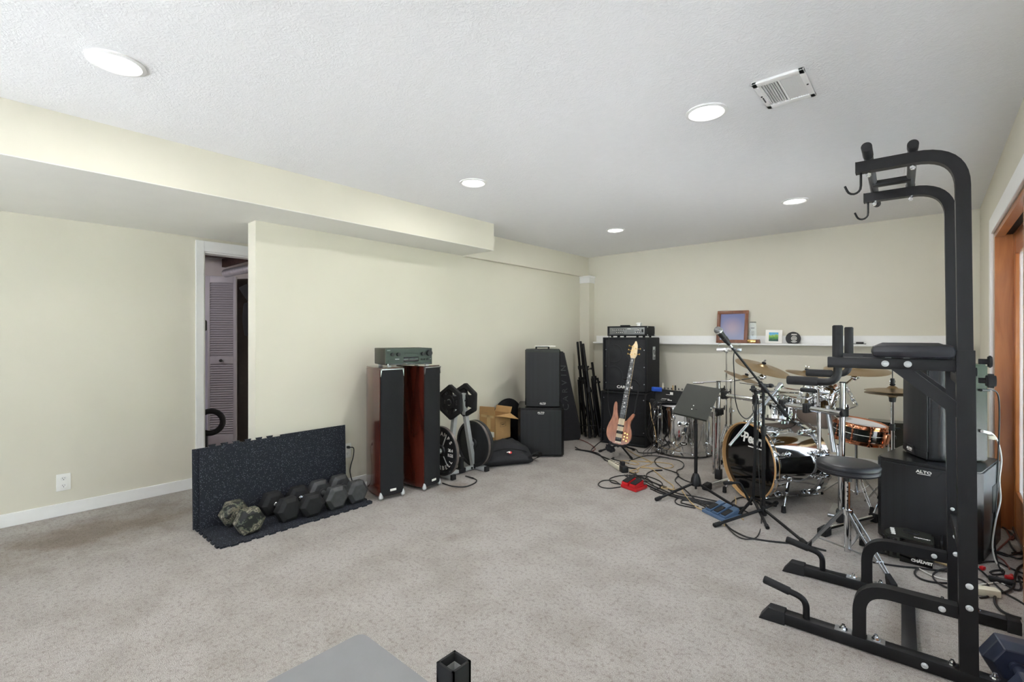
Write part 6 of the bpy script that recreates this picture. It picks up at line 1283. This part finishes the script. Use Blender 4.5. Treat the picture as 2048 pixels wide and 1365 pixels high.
A = AY(1712, 687, 5.74); m = MB(); m.box((A.x, 5.745, SZ_+.004), (.16, .05, .006), bev=.002); m.box((A.x+.03, 5.745, SZ_+.014), (.06, .035, .018), bev=.004); solo('gadget', 'small flat black object lying on the ledge shelf behind the dip handles', 'gadget', m, M_['plk'])
# ================================================================== FLOOR GEAR: pedals, power strip, cables
q = [G(1241, 975, 0), G(1272, 986, 0), G(1295, 977, 0), G(1262, 966, 0)]
rp_ = thing('double_pedal', 'bright red double foot pedal on the carpet among the cables', 'effects pedal', sum(q, V())/4)
g = MB(); g.hull([p+V((0, 0, z)) for p in q for z in (.0, .028)], .004); part('base', g, M_['red'], rp_, world=True)
ex = (q[1]-q[0]).normalized(); ey = (q[3]-q[0]).normalized(); Lx = (q[1]-q[0]).length; Ly = (q[3]-q[0]).length
for k, a in enumerate((.02, .52)):
    o_ = q[0]+ex*(Lx*a); g = MB(); g.hull([o_+ex*(Lx*u)+ey*(Ly*v_)+V((0, 0, z)) for u in (.03, .44) for v_, z in ((.02, .028), (.80, .028), (.02, .052), (.80, .072))], .003); tr = part('treadle', g, M_['red'], rp_, world=True)
    g = MB(); g.hull([o_+ex*(Lx*u)+ey*(Ly*v_)+V((0, 0, z+.001)) for u in (.06, .41) for v_, z in ((.06, .054), (.76, .072), (.06, .057), (.76, .075))]); part('rubber_tread', g, M_['rubk'], tr, world=True)
g = MB(); g.hull([q[3]+ex*(Lx*u)+ey*v_+V((0, 0, z)) for u in (.0, 1.0) for v_ in (-.03, .0) for z in (.026, .034)]); part('jack_plate', g, M_['steel'], rp_, world=True)
q = [G(1403, 1024, 0), G(1447, 1046, 0), G(1487, 1036, 0), G(1440, 1012, 0)]
bp_ = thing('pedal_board', 'slate blue effects pedal board with black treadles beside the guitar stand', 'effects pedal', sum(q, V())/4)
g = MB(); g.hull([p+V((0, 0, z)) for p in q for z in (0, .018)], .004); part('base', g, M_['blue'], bp_, world=True)
ex = (q[1]-q[0]); ey = (q[3]-q[0])
for a in (.06, .38, .70):
    g = MB(); g.hull([q[0]+ex*(a+u)+ey*v_+V((0, 0, z)) for u in (0, .26) for v_, z in ((.12, .018), (.9, .018), (.12, .03), (.9, .055))], .003); tr = part('pedal_block', g, M_['blue'], bp_, world=True)
    g = MB(); g.hull([q[0]+ex*(a+u)+ey*v_+V((0, 0, z)) for u in (.03, .23) for v_, z in ((.16, .032), (.6, .046), (.16, .036), (.6, .05))], .002); part('rubber_tread', g, M_['rubk'], tr, world=True)
A, B = G(1222, 929, 0), G(1243, 942, 0); d_ = (B-A); L_ = d_.length; rz = math.atan2(d_.y, d_.x)
ps = thing('power_strip', 'cream power strip lying on the carpet with a black adapter', 'power strip', A, rz)
g = MB(); g.box((L_/2, .0, .020), (L_+.04, .055, .040), bev=.006); part('body', g, M_['cream'], ps)
g = MB()
for k in range(5): g.box((.02+k*L_*.2, 0, .0405), (.022, .026, .001))
part('sockets', g, M_['dark'], ps)
g = MB(); g.box((L_+.05, .0, .03), (.07, .065, .058), bev=.006); g.box((L_+.0, .01, .065), (.045, .04, .05), bev=.005); part('power_adapter', g, M_['plk'], ps)
def crop(ox, oy, s): return lambda pts, z: [G(ox+x/s, oy+y/s, z) for x, y in pts]
c8 = crop(1160, 800, 4.266); cr3 = crop(1700, 860, 4.264); cr6 = crop(1960, 1000, 3.74)
zc = [0]
def cable(label, pts, fn, mt='cablek', r=.0048, name='cable', grp='loose cables on the carpet', end=None):
    zc[0] += 1; z = r+.0008*(zc[0] % 5); P = fn(pts, z); m = MB(); m.tube(P, r, 7, 7)
    if end: dq = (P[-1]-P[-2]).normalized(); m.cyl(P[-1]-dq*.01, P[-1]+dq*end, r*2.0, r*1.4, 10)
    solo(name, label, 'cable', m, M_[mt], grp)
cable('thick black cable running from the speaker stack to the power strip', [(-40, 425), (0, 430), (100, 450), (200, 490), (270, 520), (330, 545), (400, 575), (480, 590)], c8, r=.006)
cable('second black cable from the speaker stack, wavy above the power strip', [(-40, 405), (0, 425), (90, 440), (150, 465), (200, 500), (235, 525), (275, 520), (290, 495), (270, 505), (330, 520), (420, 545)], c8)
cable('brown red cable crossing the carpet left of the bass guitar stand', [(-130, 300), (0, 340), (80, 375), (130, 420), (100, 440), (120, 445)], c8, 'cablebr', .004)
cable('black cable curving from the lower bass cabinet to the floor bundle', [(230, 310), (190, 345), (140, 385), (95, 435), (160, 460), (215, 520)], c8, r=.004)
cable('black cable loop left of the red double pedal, outer loop', [(345, 745), (250, 756), (180, 745), (157, 718), (200, 690), (290, 692), (340, 720)], c8)
cable('black cable loop above the red double pedal', [(345, 722), (270, 705), (255, 675), (330, 650), (440, 645), (560, 652), (650, 680), (700, 712), (690, 745), (640, 770)], c8)
cable('black cable with a black plug end by the tan coil', [(470, 620), (500, 660), (560, 668), (572, 630), (620, 606), (660, 604)], c8, end=.05)
cable('black cable snaking from the chrome drum towards the music stand hub, outer curve', [(420, 522), (540, 482), (650, 480), (760, 500), (850, 520), (885, 550), (870, 585), (828, 605), (840, 650), (890, 685), (940, 705)], c8)
cable('black cable snaking from the chrome drum towards the music stand, inner curve', [(760, 497), (680, 490), (638, 520), (660, 560), (720, 590), (800, 615), (842, 640), (812, 685), (850, 730), (900, 770), (960, 830), (1010, 870)], c8)
cable('tan cable in wide flat loops behind the power strip', [(345, 522), (430, 522), (500, 545), (470, 555), (360, 530), (420, 520), (560, 530), (680, 535), (780, 550), (790, 575), (720, 585), (600, 582), (520, 575), (500, 590)], c8, 'tan', .0045)
cable('tan cable loosely coiled near the end of the power strip', [(500, 590), (450, 600), (425, 612), (470, 622), (500, 610), (490, 590), (530, 570), (610, 545), (590, 530), (560, 525)], c8, 'tan', .0045)
cable('long tan cable running past the music stand to the blue pedal board', [(520, 580), (600, 585), (650, 620), (720, 680), (795, 735), (785, 765), (700, 755), (710, 745), (800, 768), (865, 760), (880, 790), (950, 880), (1030, 935), (1130, 945), (1200, 950), (1230, 1000), (1232, 1075)], c8, 'tan', .005)
cable('tan cable from the bass guitar running over the floor bundle', [(360, 375), (400, 420), (450, 455), (510, 485), (620, 535)], c8, 'tan', .004)
cable('short tan cable bent over the blue pedal board', [(1235, 1050), (1250, 1000), (1310, 935), (1330, 880), (1325, 830)], c8, 'tan', .0045)
cable('small tan cable hook beside the blue pedal board', [(1415, 930), (1370, 935), (1350, 960), (1370, 1000), (1395, 1025)], c8, 'tan', .0045)
for k, (dx, dy, w) in enumerate(((0, 0, 'lowest'), (20, -18, 'second'), (5, 24, 'third'), (-15, 10, 'topmost'))):
    cable('black cable in the thick bundle right of the red double pedal, '+w+' strand', [(400+dx, 640+dy), (500+dx, 675+dy), (600+dx, 722+dy), (700+dx, 768+dy), (820+dx, 815+dy*.8), (950+dx, 842+dy), (1080+dx*.5, 868+dy), (1200, 888+dy*.7), (1290, 905+dy*.5)], c8)
cable('black cable fanning out under the music stand front leg', [(600, 760), (690, 800), (820, 830), (900, 850), (1000, 882), (1100, 885), (1240, 890)], c8)
cable('black cable coil under the music stand, outer loop', [(985, 925), (880, 905), (830, 890), (812, 862), (850, 838), (960, 850), (1060, 895), (1100, 925), (1040, 930)], c8)
cable('black cable coil under the music stand, inner loop', [(1010, 915), (900, 890), (862, 876), (880, 858), (960, 866), (1050, 905), (1075, 920)], c8)
cable('black cable looping around the guitar stand legs', [(1280, 905), (1300, 870), (1350, 840), (1420, 832), (1480, 850), (1525, 885), (1545, 930)], c8)
cable('small black cable loop right of the blue pedal board', [(1320, 930), (1380, 940), (1435, 965), (1425, 982), (1370, 982), (1335, 975)], c8)
cable('long black cable crossing the open carpet to the power tower foot', [(1240, 1060), (1290, 1105), (1370, 1150), (1450, 1180), (1600, 1205), (1770, 1222), (1900, 1235), (2000, 1262), (2100, 1290)], c8, r=.0055)
cable('black cable by the right bass cabinet corner curling to the chrome drum', [(430, 408), (480, 425), (500, 450), (560, 455), (640, 450), (690, 425), (700, 405)], c8)
for k in range(3): cable('thin black wire tangled on top of the red double pedal, '+('left', 'middle', 'longest')[k]+' one', [(380+k*40, 640-k*6), (420+k*45, 660+k*8), (470+k*40, 655-k*5), (520+k*40, 690), (600+k*40, 705+k*10), (640+k*50, 745)], c8, r=.003)
# right side
G_R = 'tangled cables by the sliding door'
cable('black cable lying behind the stage light towards the throne', [(180, 1128), (300, 1148), (450, 1168), (560, 1178), (700, 1195), (880, 1215)], cr3, r=.005, grp=G_R)
cable('black cable loop in front of the stage light', [(600, 1178), (560, 1200), (556, 1235), (610, 1275), (720, 1302), (860, 1308), (980, 1300)], cr3, grp=G_R)
cable('black cable arc passing behind the tower uprights', [(960, 1165), (870, 1178), (760, 1200), (708, 1240), (730, 1290), (800, 1335), (880, 1365), (960, 1390)], cr3, grp=G_R)
cable('cream cable on the carpet in front of the stage light', [(590, 1185), (650, 1220), (740, 1260), (850, 1285), (950, 1300)], cr3, 'cableg', .004, grp=G_R)
cable('black cable making a double bend beside the power tower back foot', [(335, 480), (285, 515), (262, 580), (250, 650), (200, 690), (130, 698), (112, 730), (118, 785), (165, 835), (240, 870), (310, 890)], cr6, r=.006, grp=G_R)
cable('long black cable running diagonally to the sliding door sill', [(-20, 510), (40, 560), (110, 630), (190, 700), (270, 745), (335, 785)], cr6, grp=G_R)
cable('black cable crossing from the subwoofer towards the door', [(-20, 478), (60, 462), (140, 470), (220, 510), (330, 555)], cr6, grp=G_R)
cable('small closed black cable loop beside the red and purple plug', [(75, 545), (100, 532), (160, 528), (180, 540), (165, 556), (100, 560), (78, 548)], cr6, grp=G_R)
cable('black cable bunch strand along the subwoofer side', [(120, 395), (200, 420), (270, 405), (335, 402)], cr6, grp=G_R)
cable('black cable bunch strand curling at the door', [(105, 385), (170, 400), (250, 430), (300, 440), (335, 425)], cr6, grp=G_R)
cable('reddish cable curling beside the subwoofer rear', [(165, 60), (200, 130), (260, 170), (270, 240), (215, 300), (150, 360), (115, 400)], cr6, 'cablebr', .005, grp=G_R)
cable('reddish cable arching by the door bottom rail', [(150, 175), (190, 215), (215, 260), (240, 300), (265, 230), (230, 150), (180, 120)], cr6, 'cablebr', .005, grp=G_R)
cable('black cable tangle strand nearest the door bottom rail', [(215, 310), (235, 350), (280, 400), (335, 405)], cr6, grp=G_R)
cable('black cable tangle strand behind the reddish cables', [(160, 200), (230, 250), (300, 330), (310, 390), (240, 400)], cr6, grp=G_R)
cable('purple tinted cable leading to the red plug', [(120, 420), (170, 450), (205, 490), (222, 520)], cr6, 'cablebr', .004, grp=G_R)
cable('black cable curve looping back beside the cream box', [(0, 735), (55, 725), (75, 690), (60, 640), (20, 605), (-20, 590)], cr6, grp=G_R)
cable('cream cable beside the cream box', [(-20, 640), (60, 630), (140, 620), (190, 640)], cr6, 'cableg', .004, grp=G_R)
cable('black cable from the red plug to the long black connector', [(330, 600), (290, 575), (310, 660), (270, 675), (200, 640), (150, 600)], cr6, grp=G_R, end=.03)
A = G(2018, 1153, .022); m = MB(); A.z = .014; m.box(A, (.034, .024, .026), bev=.008, rz=.5); m.cyl(A+V((0, 0, .004)), A+V((.012, .03, .006)), .008, n=10); solo('red_plug', 'red and purple plug on the carpet beside the sliding door', 'plug', m, M_['redp'])
A = G(2003, 1162, .014); m = MB(); m.box(A, (.10, .03, .024), bev=.006, rz=.1); solo('inline_connector', 'long black connector beside the red and purple plug', 'plug', m, M_['plk'])
A = G(1972, 1183, .02); m = MB(); m.box(A, (.10, .05, .035), bev=.006, rz=.35); solo('cream_box', 'small cream junction box behind the tower upright', 'adapter', m, M_['cream'])
A = G(1965, 1134, .02); m = MB(); A.z = .012; m.box(A, (.028, .02, .022), bev=.006, rz=.9); solo('orange_plug', 'small red orange plug by the subwoofer corner', 'plug', m, M_['red'])
A = G(1893, 1130, .015); m = MB(); m.cyl(A-V((.06, -.02, 0)), A+V((.06, -.02, 0)), .009, n=10); solo('yellow_plug', 'pale yellow cable plug beside the stage light', 'plug', m, M_['tan'])
# speaker cords hanging from the powered speaker back
def T3(px, py, d): return T(px, py, d)
m = MB(); m.tube([T3(1964, 781, 2.90), T3(1982, 780, 2.93), T3(1996, 790, 2.95), T3(1999, 830, 2.95), T3(1997, 900, 2.94), T3(1993, 990, 2.9), T3(1989, 1060, 2.85), T3(1992, 1110, 2.8), G(2001, 1140, .006), G(2020, 1160, .006), G(2046, 1165, .006)], .0042, 7, 7); m.cyl(T3(1962, 781, 2.90), T3(1978, 781, 2.92), .008, n=10)
solo('speaker_cable', 'black cable hanging from the upper jack of the powered speaker by the door', 'cable', m, M_['cablek'])
m = MB(); m.tube([T3(1966, 864, 2.90), T3(1984, 868, 2.93), T3(1996, 885, 2.95), T3(2003, 920, 2.95), T3(1999, 960, 2.94), T3(2001, 1000, 2.92), T3(1992, 1040, 2.86), T3(1985, 1090, 2.8), G(1992, 1125, .006), G(2010, 1140, .006)], .0046, 7, 7); m.cyl(T3(1964, 863, 2.90), T3(1980, 867, 2.92), .009, n=10)
solo('speaker_cable', 'pale cable hanging from the lower jack of the powered speaker by the door', 'cable', m, M_['cableg'])
m = MB(); m.box(T3(1984, 876, 2.93), (.035, .02, .022), bev=.003); solo('cord_tag', 'small cream tag on the pale speaker cable', 'tag', m, M_['cream'])
# ================================================================== LIGHT
w = bpy.data.worlds.new('sky'); SC.world = w; w.use_nodes = True; N = w.node_tree.nodes; L = w.node_tree.links
bg = N['Background']; tc = N.new('ShaderNodeTexCoord'); sp = N.new('ShaderNodeSeparateXYZ'); L.new(tc.outputs['Generated'], sp.inputs[0])
mr = N.new('ShaderNodeMapRange'); mr.inputs[1].default_value = -.05; mr.inputs[2].default_value = .6; L.new(sp.outputs[2], mr.inputs[0])
cr = N.new('ShaderNodeValToRGB'); cr.color_ramp.elements[0].color = (.90, .95, 1, 1); cr.color_ramp.elements[1].color = (.68, .82, 1, 1); L.new(mr.outputs[0], cr.inputs[0]); L.new(cr.outputs[0], bg.inputs[0]); bg.inputs[1].default_value = 4.1
def portal(loc, rot, sx, sy):
    li = bpy.data.lights.new('portal', 'AREA'); li.shape = 'RECTANGLE'; li.size = sx; li.size_y = sy; li.cycles.is_portal = True
    lo = bpy.data.objects.new('window_portal', li); COL.objects.link(lo); lo.location = loc; lo.rotation_euler = rot
portal((RX+.16, (OY0+OY1)/2, 1.0), (0, PI/2, 0), 2.0, OY1-OY0)
portal((-2.2, FY-.12, 1.285), (PI/2, 0, 0), 4.2, 1.67)
sn = bpy.data.lights.new('sun', 'SUN'); sn.energy = 96.0; sn.angle = .01; sn.color = (1, .985, .97)
so = bpy.data.objects.new('sun', sn); COL.objects.link(so); so.rotation_euler = V((.5, -.25, -2)).to_track_quat('-Z', 'Y').to_euler()
VS = SC.view_settings; VS.view_transform = 'Standard'; VS.look = 'None'; VS.gamma = 1.0; VS.use_curve_mapping = False; VS.exposure = 0.05
SC.cycles.max_bounces = 10; SC.cycles.diffuse_bounces = 6; SC.cycles.glossy_bounces = 4; SC.cycles.transparent_max_bounces = 12
SC.cycles.sample_clamp_indirect = 60.0; SC.cycles.use_denoising = True
